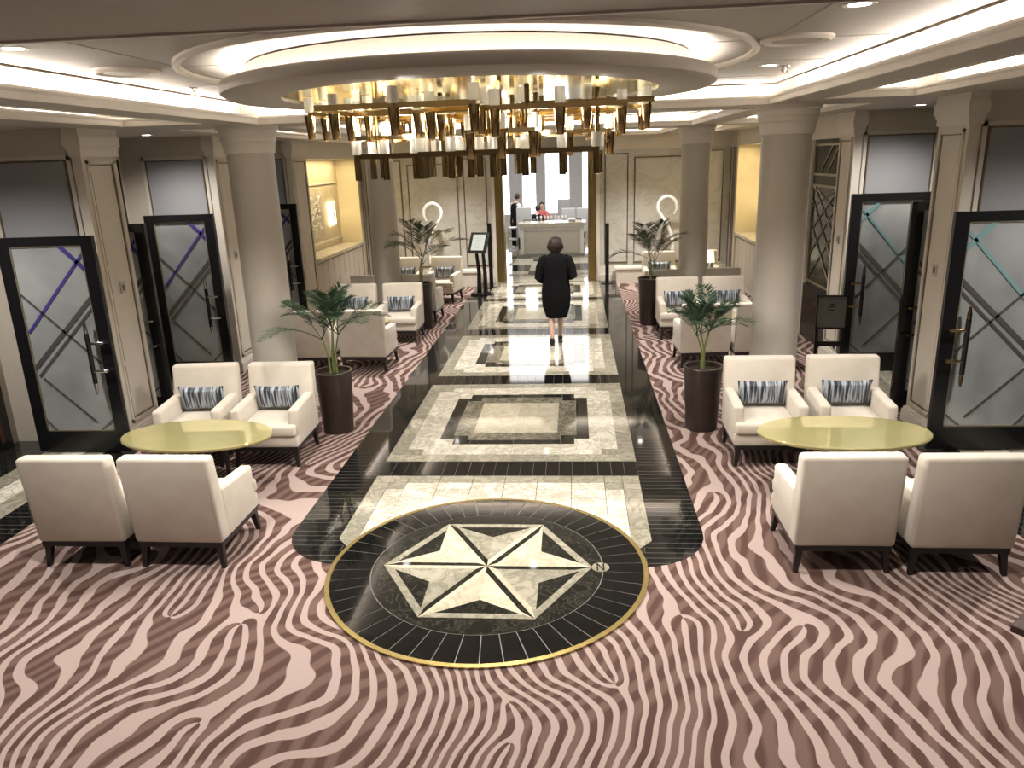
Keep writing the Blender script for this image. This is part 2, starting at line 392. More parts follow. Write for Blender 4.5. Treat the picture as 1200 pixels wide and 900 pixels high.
def first_panel():
    # nearest panel: only its far half shows behind the medallion
    root = bpy.data.objects.new('marble_panel', None); root.empty_display_size = .1; C.objects.link(root); root.parent = runway; root.location = (0, 0, .006)
    rows = [(5.40, 5.75), (5.75, 6.10), (6.10, 6.35), (6.35, 6.53), (6.53, 6.68), (6.68, 6.84)]
    xb = [-1.27, -1.11, -.94, -.63, -.31, 0, .31, .63, .94, 1.11, 1.27]
    for r, (a, c) in enumerate(rows):
        for i in range(len(xb) - 1):
            x = abs((xb[i] + xb[i + 1]) / 2); yy = (a + c) / 2
            mm = 'whitemarble' if ((x < 1.11 and yy < 6.53) or (x < .94 and yy < 6.68)) else 'greymarble'
            if max(math.hypot(px, py - CY) for px in (xb[i], xb[i + 1]) for py in (a, c)) < 1.19: continue
            pts = [(xb[i] + .002, a + .002), (xb[i + 1] - .002, a + .002), (xb[i + 1] - .002, c - .002), (xb[i] + .002, c - .002)]
            if r == 0 and i == 0: pts = [(xb[i] + .12, a), (xb[i + 1], a), (xb[i + 1], c - .002), (xb[i] + .002, c - .002), (xb[i] + .002, a + .15)]
            if r == 0 and i == len(xb) - 2: pts = [(xb[i], a), (xb[i + 1] - .12, a), (xb[i + 1] - .002, a + .15), (xb[i + 1] - .002, c - .002), (xb[i], c - .002)]
            b_ = bmesh.new(); add_prism(b_, pts, 0, .004); obj('tile', b_, mm, root)
first_panel()
marble_panel(7.22, 9.98, True)
marble_panel(10.42, 13.0, True)
marble_panel(13.5, 16.35, True)
marble_panel(16.65, 19.0, False)
# black tiles laid lengthwise between the panels
def gap_tiles(y0, y1):
    n = 20; root = bpy.data.objects.new('tile_band', None); root.empty_display_size = .1; C.objects.link(root); root.parent = runway; root.location = (0, y0, .006)
    b0 = bmesh.new(); bx(b0, -1.27, 1.27, 0, y1 - y0, 0, .0012); obj('joint', b0, 'grout', root)
    b_ = bmesh.new(); wdt = 2.54 / n; bx(b_, -wdt / 2 + .0018, wdt / 2 - .0018, .002, y1 - y0 - .002, 0, .0035); me = mesh_of('tile', b_, 'blackplain')
    for i in range(n): inst('tile', me, root, (-1.27 + (i + .5) * wdt, 0, 0))
gap_tiles(6.85, 7.21); gap_tiles(9.99, 10.41); gap_tiles(13.01, 13.49)

# ---- compass medallion
med = thing('compass_medallion', 'round black marble compass star inlay with brass rim in the near floor', 'floor inlay', (0, CY, .006))
bm = bmesh.new(); add_lathe(bm, [(1.165, 0), (1.165, .009), (1.2, .009), (1.2, 0)], 96, cap=False); obj('brass_rim', bm, 'brassgold', med)
bm = bmesh.new(); add_lathe(bm, [(1.165, 0), (1.165, .005)], 96); obj('joint', bm, 'grout', med)
bm = bmesh.new(); add_lathe(bm, [(.865, 0), (.865, .0078)], 72); obj('marble_disc', bm, 'darkmarble', med)
nt_ = 48; bm = bmesh.new(); a = PI / nt_ - .0036
pts = [(.872 * math.cos(-a), .872 * math.sin(-a)), (1.163 * math.cos(-a - .0003), 1.163 * math.sin(-a - .0003)), (1.165, 0), (1.163 * math.cos(a), 1.163 * math.sin(a)), (.872 * math.cos(a), .872 * math.sin(a)), (.873, 0)]
add_prism(bm, pts, 0, .0075); me = mesh_of('tile', bm, 'blackplain')
for i in range(nt_): inst('tile', me, med, rot=(0, 0, 2 * PI * i / nt_))
RT, RI = .79, .46
def pol(r, a): return (r * math.cos(a), r * math.sin(a))
def piece(name, pts, mm, z1=.0105, z0=.0): b_ = bmesh.new(); add_prism(b_, pts, z0, z1); return obj(name, b_, mm, med)
for k in range(6):
    th = k * PI / 3; t = pol(RT, th); i1 = pol(RI, th + PI / 6); i0 = pol(RI, th - PI / 6); t2 = pol(RT, th + PI / 3)
    def orient(p): return p if (p[1][0] - p[0][0]) * (p[2][1] - p[0][1]) - (p[1][1] - p[0][1]) * (p[2][0] - p[0][0]) > 0 else p[::-1]
    piece('star_facet', orient([(0, 0), t, i1]), 'greymarble' if k % 2 else 'creammarble', .0095)
    piece('star_facet', orient([(0, 0), t, i0]), 'creammarble' if k % 2 else 'greymarble', .0095)
    # slim light and dark strips along the arm
    u = Vector(pol(1, th)); v = Vector((-u.y, u.x))
    def P2(r, d): q = u * r + v * d; return (q.x, q.y)
    piece('star_ray', [(0, 0), P2(.06, 0), P2(RT, 0), P2(RT - .13, .043), P2(.08, .043)], 'creammarble', .0108, .0095)
    piece('star_ray', [(0, 0), P2(.08, -.043), P2(RT - .13, -.043), P2(RT, 0)], 'darkmarble', .0108, .0095)
    # dark wedge and tan edge strip joining neighbouring tips
    piece('dark_wedge', orient([t, t2, i1]), 'darkmarble', .0092)
    nv = Vector(pol(1, th + PI / 6)); a_ = Vector(t); b2 = Vector(t2)
    piece('edge_strip', orient([tuple(a_), tuple(b2), tuple(b2 - nv * .055 - (b2 - a_).normalized() * .09), tuple(a_ - nv * .055 + (b2 - a_).normalized() * .09)]), 'greymarble', .0107, .0092)
bm = bmesh.new(); add_lathe(bm, [(.066, .0), (.066, .0098)], 24, c=(.850, 0, 0)); obj('letter_disc', bm, 'greymarble', med)
bm = bmesh.new(); add_prism(bm, [(.822, -.05), (.832, -.05), (.832, .05), (.822, .05)], .0098, .0122); add_prism(bm, [(.868, -.05), (.878, -.05), (.878, .05), (.868, .05)], .0098, .0122)
add_prism(bm, [(.832, .028), (.868, -.05), (.868, -.028), (.832, .05)], .0098, .0122); obj('letter_n', bm, 'blackplain', med)

# ================================================================== CEILING
ZK = 3.68
bm = bmesh.new(); bx(bm, -6.2, 6.2, -3.2, 20.0, ZK, ZK + .1)
ceil = struct('ceiling', bm, 'ceiling', 'ceiling slab above the cove pockets')
for i, (y0, y1) in enumerate(COFFERS):
    bm = bmesh.new(); bx(bm, -HX - .09, HX + .09, y0 - .2, y1 + .09, ZC, ZK)
    struct('ceiling', bm, 'ceiling', 'flat warm grey coffer ceiling, ' + ('nearest', 'middle', 'farthest')[i])
for (y0, y1) in STRIPS:
    for s in (-1, 1):
        bm = bmesh.new(); bx(bm, *sorted((s * 3.02, s * (SX1 + .08))), y0 - .05, y1 + .08, ZC, ZK)
        struct('ceiling', bm, 'ceiling', 'flat ceiling of the narrow side cove on the ' + ('left' if s < 0 else 'right'))
def plate(bm, x0, x1, y0, y1): bx(bm, x0, x1, y0, y1, ZS, ZS + .05)
bm = bmesh.new()
plate(bm, -2.98, 2.98, -3.2, COFFERS[0][0])                       # near beam over the stair
plate(bm, -2.98, 2.98, COFFERS[0][1], COFFERS[1][0]); plate(bm, -2.98, 2.98, COFFERS[1][1], COFFERS[2][0]); plate(bm, -2.98, 2.98, COFFERS[2][1], 19.05)
for s in (-1, 1):
    for y0, y1 in COFFERS: plate(bm, *sorted((s * HX, s * 2.98)), y0, y1)
    plate(bm, *sorted((s * 2.98, s * SX0)), -3.2, 19.05)
    plate(bm, *sorted((s * SX1, s * 6.2)), -3.2, 19.05)
    yy = -3.2
    for y0, y1 in STRIPS: plate(bm, *sorted((s * SX0, s * SX1)), yy, y0); yy = y1
    plate(bm, *sorted((s * SX0, s * SX1)), yy, 19.05)
# solid backs of the cove pockets
for i, (y0, y1) in enumerate(COFFERS):
    for s in (-1, 1): bx(bm, s * 2.96, s * 3.0, y0 - (0 if i else 6), y1 + .32, ZS + .05, ZK)
    bx(bm, -2.96, 2.96, y1 + .32, y1 + .36, ZS + .05, ZK)
bx(bm, -2.9, 2.9, COFFERS[0][0] - .25, COFFERS[0][0] - .2, ZS + .05, ZK)
for (y0, y1) in STRIPS:
    for s in (-1, 1):
        bx(bm, s * (SX1 + .3), s * (SX1 + .34), y0, y1 + .3, ZS + .05, ZK)
        x0, x1 = sorted((s * 3.0, s * (SX1 + .34))); bx(bm, x0, x1, y1 + .3, y1 + .34, ZS + .05, ZK); bx(bm, x0, x1, y0 - .1, y0 - .05, ZS + .05, ZK)
struct('ceiling.001', bm, 'soffit', 'lower ceiling beams and soffits around the lit coves')
# rounded lips along the coves
bm = bmesh.new()
def lip(x0, y0, x1, y1):
    add_tube(bm, [(x0, y0, ZS + .055), (x1, y1, ZS + .055)], .022, 8)
    a = .012; bx(bm, min(x0, x1) - a, max(x0, x1) + a, min(y0, y1) - a, max(y0, y1) + a, ZS - .008, ZS + .05)
for (y0, y1) in COFFERS:
    lip(-HX, y0, -HX, y1); lip(HX, y0, HX, y1); lip(-HX, y1, HX, y1); lip(-HX, y0, HX, y0)
for (y0, y1) in STRIPS:
    for s in (-1, 1): lip(s * SX1, y0, s * SX1, y1); lip(s * SX0, y0, s * SX0, y1); lip(s * SX0, y1, s * SX1, y1)
struct('trim_1', bm, 'trimwhite', 'pale rounded lips edging the lit ceiling coves', True)
# beads on the coffer step edge, dark colour painting its shade
bm = bmesh.new()
for (y0, y1) in COFFERS:
    for s in (-1, 1): bx(bm, s * (HX + .065), s * (HX + .09), y0, y1 + .09, ZC - .016, ZC)
    bx(bm, -HX - .09, HX + .09, y1 + .065, y1 + .09, ZC - .016, ZC)
struct('trim_2', bm, 'bronze', 'thin bead darkened as edge shade outlining the coffer ceilings')
# ceiling tile joints of the first coffer
bm = bmesh.new()
for x in (-1.9, 1.9): bx(bm, x - .004, x + .004, 2.8, 8.1, ZC - .003, ZC)
for y in (4.0, 5.2, 6.4, 7.6): bx(bm, -2.6, 2.6, y - .004, y + .004, ZC - .003, ZC)
struct('trim_3', bm, 'soffit', 'fine joints between the coffer ceiling boards')

# ---- round drum over the walkway
CD = 5.87
drum = thing('ceiling_drum', 'large round suspended ceiling drum with glowing cove rim above the chandelier', 'ceiling feature', (-.05, CD, ZS))
bm = bmesh.new(); add_lathe(bm, [(1.33, .0), (1.69, .0), (1.715, .015), (1.72, .07), (1.71, .085), (1.69, .085), (1.685, .03), (1.57, .03), (1.54, .19), (1.33, .19), (1.33, 0)], 128, cap=False); obj('drum_shell', bm, 'soffit', drum, True)
bm = bmesh.new(); add_lathe(bm, [(1.61, .035), (1.66, .035), (1.66, .05), (1.61, .05), (1.61, .035)], 96, cap=False); obj('light_ring', bm, 'ringlamp', drum, True)
bm = bmesh.new(); add_lathe(bm, [(1.93, .2), (1.93, .18), (1.955, .168), (1.98, .18), (1.98, .2)], 128, cap=False); obj('outer_moulding', bm, 'trimwhite', drum, True)
bm = bmesh.new(); add_lathe(bm, [(1.33, .012), (1.33, .03)], 128); obj('gold_disc', bm, 'golddisc', drum)

# ---- downlights, air vents, sprinklers
bmf = bmesh.new(); add_lathe(bmf, [(.052, .0), (.075, -.004), (.08, 0)], 24, cap=False); me_rim = mesh_of('rim', bmf, 'trimwhite', True)
bmf = bmesh.new(); add_lathe(bmf, [(.052, -.002), (.052, 0)], 20); me_lens = mesh_of('lens', bmf, 'lamp')
def downlight(x, y, z, label, e=0, ang=110):
    t = thing('ceiling_downlight', label, 'ceiling light', (x, y, z), 0, 'recessed downlights'); inst('rim', me_rim, t); inst('lens', me_lens, t)
    if e: spot((x, y, z - .03), e, ang)
downlight(-2.28, 4.19, ZC, 'round white downlight above the left cove near the big beam', 230)
downlight(2.04, 4.12, ZC, 'round white downlight in the ceiling at the top right', 230)
downlight(-4.75, 9.9, ZS, 'small downlight in the soffit before the second left glass door', 110, 150)
downlight(4.75, 9.9, ZS, 'small downlight in the soffit before the second right glass door', 110, 150)
downlight(-5.1, 6.2, ZS, 'small downlight over the left side promenade near the first door', 190, 150)
downlight(5.1, 6.2, ZS, 'small downlight over the right side promenade near the first door', 190, 150)
for s, nm in ((-1, 'left'), (1, 'right')):  # extra downlights added to brighten carpet, chairs and far wall
    downlight(s * 2.25, 6.75, ZC, f'added far downlight of the first coffer on the {nm}', 160)
    downlight(s * 2.2, 11.4, ZC, f'added downlight in the second coffer on the {nm}', 330)
    downlight(s * 2.2, 17.3, ZC, f'added downlight in the far coffer on the {nm}', 330)
    downlight(s * 2.9, 1.6, ZS, f'added out-of-view downlight in the near beam on the {nm}', 40)
downlight(0, 16.6, ZC, 'added downlight in the middle of the far coffer', 300)  # added for more light at the far end
downlight(-.05, 11.4, ZC, 'added downlight in the middle of the second coffer', 192)  # added for more light in the middle of the lobby
def vent(x, y, label):
    t = thing('ceiling_vent', label, 'air vent', (x, y, ZC), 0)
    b_ = bmesh.new(); add_lathe(b_, [(.15, -.012), (.19, -.028), (.215, -.012), (.215, 0)], 40, cap=False); obj('ring', b_, 'trimwhite', t, True)
    b_ = bmesh.new(); add_lathe(b_, [(.145, -.02), (.145, -.002)], 36); obj('disc', b_, 'ceiling', t)
vent(-2.27, 5.25, 'round white air vent on the coffer ceiling left of the drum'); vent(2.04, 5.18, 'round white air vent on the coffer ceiling right of the drum')
def sprinkler(x, y, label):
    t = thing('sprinkler', label, 'sprinkler', (x, y, ZC), 0)
    b_ = bmesh.new(); add_lathe(b_, [(.04, 0), (.035, -.01), (.012, -.012), (.01, -.05)], 16); obj('body', b_, 'chrome', t, True)
    b_ = bmesh.new(); add_lathe(b_, [(.028, -.052), (.028, -.056)], 12); add_tube(b_, [(-.02, 0, -.015), (-.025, 0, -.035), (0, 0, -.052)], .004, 6); add_tube(b_, [(.02, 0, -.015), (.025, 0, -.035), (0, 0, -.052)], .004, 6); obj('deflector', b_, 'brassdark', t)
sprinkler(-2.44, 6.52, 'small brass sprinkler head in the coffer ceiling left of the drum'); sprinkler(2.39, 6.82, 'small brass sprinkler head in the coffer ceiling right of the drum')

# ================================================================== WALLS
XW = 4.35
def frame_x(bm, x, y0, y1, z0, z1, s, wd=.018, d=.014):
    """raised picture frame on a wall facing the middle (plane x)"""
    a, b_ = sorted((s * x, s * (x - d)))
    for (p, q, r, t) in ((y0, y1, z0, z0 + wd), (y0, y1, z1 - wd, z1), (y0, y0 + wd, z0, z1), (y1 - wd, y1, z0, z1)): bx(bm, a, b_, p, q, r, t)
def frame_y(bm, y, x0, x1, z0, z1, wd=.018, d=.014):
    for (p, q, r, t) in ((x0, x1, z0, z0 + wd), (x0, x1, z1 - wd, z1), (x0, x0 + wd, z0, z1), (x1 - wd, x1, z0, z1)): bx(bm, p, q, y - d, y, r, t)
def pier(y0, y1, s, name, label):
    bm = bmesh.new(); x0, x1 = sorted((s * XW, s * (XW + .1))); bx(bm, x0, x1, y0, y1, 0, ZS)
    w_ = struct(name, bm, 'cream_wall', label)
    bm = bmesh.new()
    for (d, z0, z1) in ((.035, 3.33, ZS), (.045, 3.22, 3.33), (.03, 3.185, 3.22), (.018, 3.12, 3.185)):
        a, b_ = sorted((s * (XW - d), s * (XW + .1 + d))); bx(bm, a, b_, y0 - d, y1 + d, z0, z1)
    obj('capital', bm, 'trimwhite', w_)
    bm = bmesh.new()
    for (d, z0, z1) in ((.035, 0, .13), (.022, .13, .16)):
        a, b_ = sorted((s * (XW - d), s * (XW + .1 + d))); bx(bm, a, b_, y0 - d, y1 + d, z0, z1)
    obj('plinth', bm, 'trimwhite', w_)
    bm = bmesh.new(); frame_x(bm, XW, y0 + .10, y1 - .10, .26, 3.04, s, .014, .01); obj('moulding', bm, 'bronze', w_)
    bm = bmesh.new(); frame_x(bm, XW, y0 + .06, y1 - .06, .22, 3.08, s, .03, .018); obj('moulding', bm, 'cream_wall', w_)
    return w_
def portal(y, s, name, label):
    bm = bmesh.new(); x0, x1 = sorted((s * (XW + .1), s * 5.75)); bx(bm, x0, x1, y, y + .2, 2.3, ZS)
    x0, x1 = sorted((s * 5.4, s * 5.75)); bx(bm, x0, x1, y, y + .2, 0, 2.3)
    w_ = struct(name, bm, 'band', label)
    bm = bmesh.new(); a, b_ = sorted((s * (XW + .11), s * 5.6)); bx(bm, a, b_, y - .012, y, 3.10, ZS); obj('cornice_band', bm, 'band', w_)
    bm = bmesh.new(); a, b_ = sorted((s * (XW + .2), s * 5.36)); bx(bm, a, b_, y - .02, y, 2.3, 3.08); obj('fabric_panel', bm, 'greypanel', w_)
    bm = bmesh.new(); frame_y(bm, y, a - .015, b_ + .015, 2.25, 3.095, .016, .03); obj('moulding', bm, 'bronze', w_)
    bm = bmesh.new(); frame_y(bm, y, a - .07, b_ + .07, 2.2, 3.14, .045, .022); obj('moulding', bm, 'cream_wall', w_)
    return w_
n_ = 0
for s, sd in ((-1, 'left'), (1, 'right')):
    pier(7.82, 8.45, s, f'wall_{sd}', f'cream panelled pier beside the nearest glass door on the {sd}')
    pier(10.85, 11.45, s, f'wall_{sd}', f'cream panelled pier beside the second glass door on the {sd}')
    pier(13.95, 14.72, s, f'wall_{sd}', f'cream panelled pier before the lit niche on the {sd}')
    portal(7.86, s, f'wall_{sd}', f'wall with grey fabric panel above the nearest glass door on the {sd}')
    portal(10.9, s, f'wall_{sd}', f'wall with grey fabric panel above the second glass door on the {sd}')
    portal(14.0, s, f'wall_{sd}', f'wall with grey fabric panel above the third glass door on the {sd}')
    # outer storefront wall of the side promenade
    bm = bmesh.new(); a, b_ = sorted((s * 5.75, s * 5.9)); bx(bm, a, b_, -3.2, 14.2, 0, ZS + .1)
    ow = struct(f'wall_{sd}', bm, 'band', f'outer wall of the {sd} side promenade')
    bm = bmesh.new()
    for (y0, y1) in ((3.0, 7.7), (9.0, 10.75), (11.6, 13.8)):
        a, b_ = sorted((s * 5.69, s * 5.75)); bx(bm, a, b_, y0, y1, 0, 3.12)
    obj('shopfront_frame', bm, 'blackframe', ow)
    bm = bmesh.new()
    for (y0, y1) in ((3.1, 4.5), (4.6, 6.0), (6.1, 7.6), (9.1, 10.65), (11.7, 13.7)):
        frame_x(bm, 5.69, y0, y1, 2.32, 3.02, s, .035, .02)
        for q in range(2):
            ya, yb = (y0, y1) if q else (y1, y0)
            add_tube(bm, [(s * 5.675, ya, 2.34), (s * 5.675, (ya + yb) / 2, 3.0)], .016, 4)
    obj('transom_lattice', bm, 'strip', ow)
    bm = bmesh.new()
    yy = 3.2
    while yy < 7.6: bx(bm, *sorted((s * 5.675, s * 5.69)), yy, yy + .05, .1, 2.2); yy += .16
    obj('slat_screen', bm, 'reddark', ow)
    # lattice screen between the second pier and the third door
    ye = 12.85 if s > 0 else 12.1
    bm = bmesh.new(); a, b_ = sorted((s * (XW + .05), s * (XW + .3))); bx(bm, a, b_, 11.45, ye + .2, 3.08, ZS); bx(bm, a, b_, ye, ye + .2, 0, 3.08)
    lw = struct(f'wall_{sd}', bm, 'cream_wall', f'cream jamb and band round the dark lattice screen on the {sd}')
    sg = thing('lattice_screen', f'tall dark glass screen with champagne diamond lattice on the {sd} wall', 'screen', (s * (XW + .1), 11.5, 0))
    Lx = ye - 11.5
    bm = bmesh.new(); a, b_ = sorted((0, s * .06)); bx(bm, a, b_, 0, Lx, 0, 3.07); obj('dark_glass', bm, 'darkglass', sg)
    bm = bmesh.new()
    def rct(z0, z1):
        for (p, q, r, t) in ((.04, Lx - .04, z0, z0 + .035), (.04, Lx - .04, z1 - .035, z1), (.04, .075, z0, z1), (Lx - .075, Lx - .04, z0, z1)): bx(bm, *sorted((0, -s * .02)), p, q, r, t)
    rct(2.55, 3.02); rct(.9, 2.42); obj('frame', bm, 'stripgold', sg)
    bm = bmesh.new()
    def ln(y0, z0, y1, z1): add_tube(bm, [(-s * .01, y0 * Lx, z0), (-s * .01, y1 * Lx, z1)], .009, 4)
    ln(.15, 3, .5, 2.57); ln(.35, 3, .75, 2.57)
    for q in range(4): z = .92 + q * .38; ln(.05, z, .95, z + .9 if z + .9 < 2.42 else 2.4); ln(.95, z, .05, z + .9 if z + .9 < 2.42 else 2.4)
    obj('lattice_bar', bm, 'stripgold', sg)
    bm = bmesh.new(); bx(bm, *sorted((0, -s * .04)), 0, Lx, 0, .85); obj('base_panel', bm, 'blackframe', sg)
    # niche
    yn0, yn1, xb = 14.72, 18.2, 4.85
    bm = bmesh.new(); a, b_ = sorted((s * xb, s * (xb + .15))); bx(bm, a, b_, yn0 - .1, yn1 + .1, 0, ZS); a, b_ = sorted((s * XW, s * (xb + .1))); bx(bm, a, b_, yn1, yn1 + .12, 0, ZS); bx(bm, a, b_, yn0, yn0 + .02, 0, ZS)
    nw = struct(f'wall_{sd}', bm, 'nichewall', f'golden wall of the lit niche on the {sd}')
    bm = bmesh.new(); a, b_ = sorted((s * (XW + .02), s * xb)); bx(bm, a, b_, yn0, yn1, 3.08, ZS); obj('band', bm, 'cream_wall', nw)
    bm = bmesh.new(); a, b_ = sorted((s * (xb - .02), s * xb)); bx(bm, a, b_, yn0, yn1, 2.55, 2.58); bx(bm, a, b_, yn0, yn1, 1.3, 1.34); obj('picture_rail', bm, 'trimwhite', nw)
    # counter under the niche
    ct = thing('niche_counter', f'long panelled counter with pale marble ledge in the {sd} niche', 'counter', (s * XW, yn0, 0))
    bm = bmesh.new(); bx(bm, *sorted((s * .05, s * .48)), .03, yn1 - yn0 - .01, 0, 1.12); obj('cabinet_body', bm, 'cream_wall', ct)
    bm = bmesh.new(); bx(bm, *sorted((s * -.03, s * .48)), .03, yn1 - yn0 - .01, 1.12, 1.18); obj('ledge', bm, 'ledge', ct)
    npn = 9; wd = (yn1 - yn0 - .06) / npn
    b_ = bmesh.new(); bx(b_, *sorted((s * .025, s * .05)), .012, wd - .012, .12, 1.08); me = mesh_of('panel', b_, 'band')
    for q in range(npn): inst('panel', me, ct, (0, .03 + q * wd, 0))
    # end pilaster by the back wall
    bm = bmesh.new(); bx(bm, *sorted((s * XW, s * (XW + .4))), 18.3, 19.05, 0, ZS); pw = struct(f'wall_{sd}', bm, 'wallmarble', f'marbled corner pilaster at the far {sd} end')
    bm = bmesh.new()
    for y_ in (18.45, 18.62, 18.9): bx(bm, *sorted((s * XW, s * (XW - .02))), y_, y_ + .02, .1, 3.05)
    obj('moulding', bm, 'bronze', pw)
    # sconce
    sk = thing('wall_sconce', f'half round brass wall sconce glowing above the {sd} niche ledge', 'wall lamp', (s * xb, 17.55, 1.9))
    b_ = bmesh.new()
    add_lathe(b_, [(.075, -.27), (.085, -.25), (.085, .25), (.075, .27)], 20, a0=-PI / 2 if s < 0 else PI / 2, a1=PI / 2 if s < 0 else 1.5 * PI, cap=False); obj('shade', b_, 'white', sk, True)
    b_ = bmesh.new(); bx(b_, *sorted((-s * .02, -s * .06)), -.12, -.10, -.26, .26); bx(b_, *sorted((-s * .02, -s * .06)), .10, .12, -.26, .26); obj('glow_strip', b_, 'sconcelamp', sk)
    b_ = bmesh.new(); bx(b_, *sorted((0, -s * .02)), -.1, .1, -.2, .2); obj('back_plate', b_, 'brass', sk)
    for y_ in (15.6, 16.2, 16.9): spot((s * (xb - .22), y_, 3.05), 14, 50, .6, (1, .83, .55), .03)
    area('niche_fill', (s * (xb - .3), (yn0 + yn1) / 2, 3.06), .1, yn1 - yn0 - .6, 22, (1, .80, .45), up=False)  # added yellow fill without a fixture, brightens the niche

# relief artwork on the left niche wall, a mirror twin on the right
def relief(s, label):
    t = thing('relief_panel', label, 'artwork', (s * 4.85, 15.35, 1.5))
    b_ = bmesh.new(); bx(b_, *sorted((0, -s * .02)), 0, 1.6, -.05, .98); obj('board', b_, 'ledge', t)
    rnd = random.Random(4); b_ = bmesh.new()
    for i in range(90):
        y, z = rnd.uniform(.25, 1.35), rnd.uniform(.08, .85); rr = rnd.uniform(.03, .06)
        a = rnd.uniform(0, PI)
        pts = [(-s * (.03 + .02 * math.sin(q * PI / 4)), y + rr * 1.6 * (q / 4 - .5) * math.cos(a), z + rr * 1.6 * (q / 4 - .5) * math.sin(a) + .015 * math.sin(q * PI / 4)) for q in range(5)]
        add_tube(b_, pts, [.004, .012, .016, .012, .004], 5)
    obj('petals', b_, 'white', t, True)['kind'] = 'stuff'
relief(-1, 'white floral relief artwork under spotlights in the left niche')
relief(1, 'white floral relief artwork in the right niche, mostly behind the column')

# light switches on the nearest piers
for s, sd in ((-1, 'left'), (1, 'right')):
    for y_, nm in ((8.15, 'nearest'), (11.15, 'second')):
        t = thing('light_switch', f'small square switch plate on the {nm} {sd} pier', 'switch', (s * (XW - .0), y_, 1.72))
        b_ = bmesh.new(); bx(b_, *sorted((0, -s * .012)), -.045, .045, -.06, .06); obj('plate', b_, 'plastic', t)
        b_ = bmesh.new(); bx(b_, *sorted((-s * .012, -s * .018)), -.02, .02, -.03, .03); obj('button', b_, 'bronze', t)

# ---- back wall with the restaurant doorway
YB_ = 19.05
bm = bmesh.new()
for s in (-1, 1): bx(bm, *sorted((s * 1.22, s * 4.8)), YB_, YB_ + .25, 0, ZS + .2)
bx(bm, -1.22, 1.22, YB_, YB_ + .25, 3.12, ZS + .2)
wb = struct('wall_back', bm, 'wallmarble', 'pale marbled far wall with the restaurant doorway')
for s in (-1, 1):
    bm = bmesh.new()
    for (x0, x1, z0, z1) in ((1.42, 1.98, .42, 3.0), (2.12, 3.35, .42, 2.9), (3.5, 4.2, .42, 3.0)): frame_y(bm, YB_, *sorted((s * x0, s * x1)), z0, z1, .022, .02)
    obj('moulding', bm, 'bronze', wb)
    bm = bmesh.new()
    for (x0, x1, z0, z1) in ((1.45, 1.95, .45, 2.97), (3.53, 4.17, .45, 2.97), (2.15, 3.32, .45, 2.87)): bx(bm, *sorted((s * x0, s * x1)), YB_ - .015, YB_, z0, z1)
    obj('marble_panel', bm, 'wallmarble', wb)
    bm = bmesh.new()
    for (d, z0, z1) in ((.12, 0, .16), (.08, .16, .24), (.05, .24, .34)): bx(bm, *sorted((s * 1.3, s * 4.35)), YB_ - d, YB_, z0, z1)
    o = obj('baseboard_back', bm, 'trimwhite', wb)
    bm = bmesh.new(); bx(bm, *sorted((s * 1.25, s * 4.35)), YB_ - .05, YB_, 3.08, ZS); obj('cornice', bm, 'cream_wall', wb)
    bm = bmesh.new()
    for (x0, x1, d) in ((1.02, 1.09, .10), (1.09, 1.18, .14), (1.18, 1.22, .10)): bx(bm, *sorted((s * x0, s * x1)), YB_ - d, YB_ + .3, 0, 3.15)
    obj('gold_jamb', bm, 'goldjamb', wb)
    bm = bmesh.new(); bx(bm, *sorted((s * 1.22, s * 1.3)), YB_ - .08, YB_ + .1, 0, 3.2); obj('door_trim', bm, 'trimwhite', wb)
bm = bmesh.new(); bx(bm, -1.02, 1.02, YB_ - .1, YB_ + .3, 3.05, 3.15); obj('gold_jamb', bm, 'goldjamb', wb)

# wall behind the camera
bm = bmesh.new(); bx(bm, -6.2, 6.2, -3.3, -3.2, 0, 3.6); struct('wall_front', bm, 'cream_wall', 'plain cream wall behind the viewer')

# ================================================================== COLUMNS
def column(x, y, r, label):
    t = thing('round_column', label, 'column', (x, y, 0))
    b_ = bmesh.new(); add_lathe(b_, [(r + .04, 0), (r + .04, .12), (r + .015, .15), (r, .17)], 48); obj('base', b_, 'trimwhite', t, True)
    b_ = bmesh.new(); add_lathe(b_, [(r, .16), (r, 3.12)], 48); obj('shaft', b_, 'column', t, True)
    b_ = bmesh.new(); pr = []
    for i, (d, z) in enumerate(((.0, 3.10), (.018, 3.11), (.02, 3.16), (.028, 3.17), (.03, 3.22), (.042, 3.23), (.045, 3.28), (.058, 3.29), (.06, 3.345), (.078, 3.355), (.08, ZS))): pr.append((r + d, z))
    add_lathe(b_, pr, 48); obj('capital', b_, 'trimwhite', t, True)
column(-2.93, 8.72, .255, 'round beige column behind the left front armchairs')
column(2.93, 8.72, .255, 'round beige column behind the right front armchairs')
column(-2.82, 14.2, .25, 'round beige column beside the far left palm')
column(2.82, 14.2, .25, 'round beige column behind the right middle armchairs')

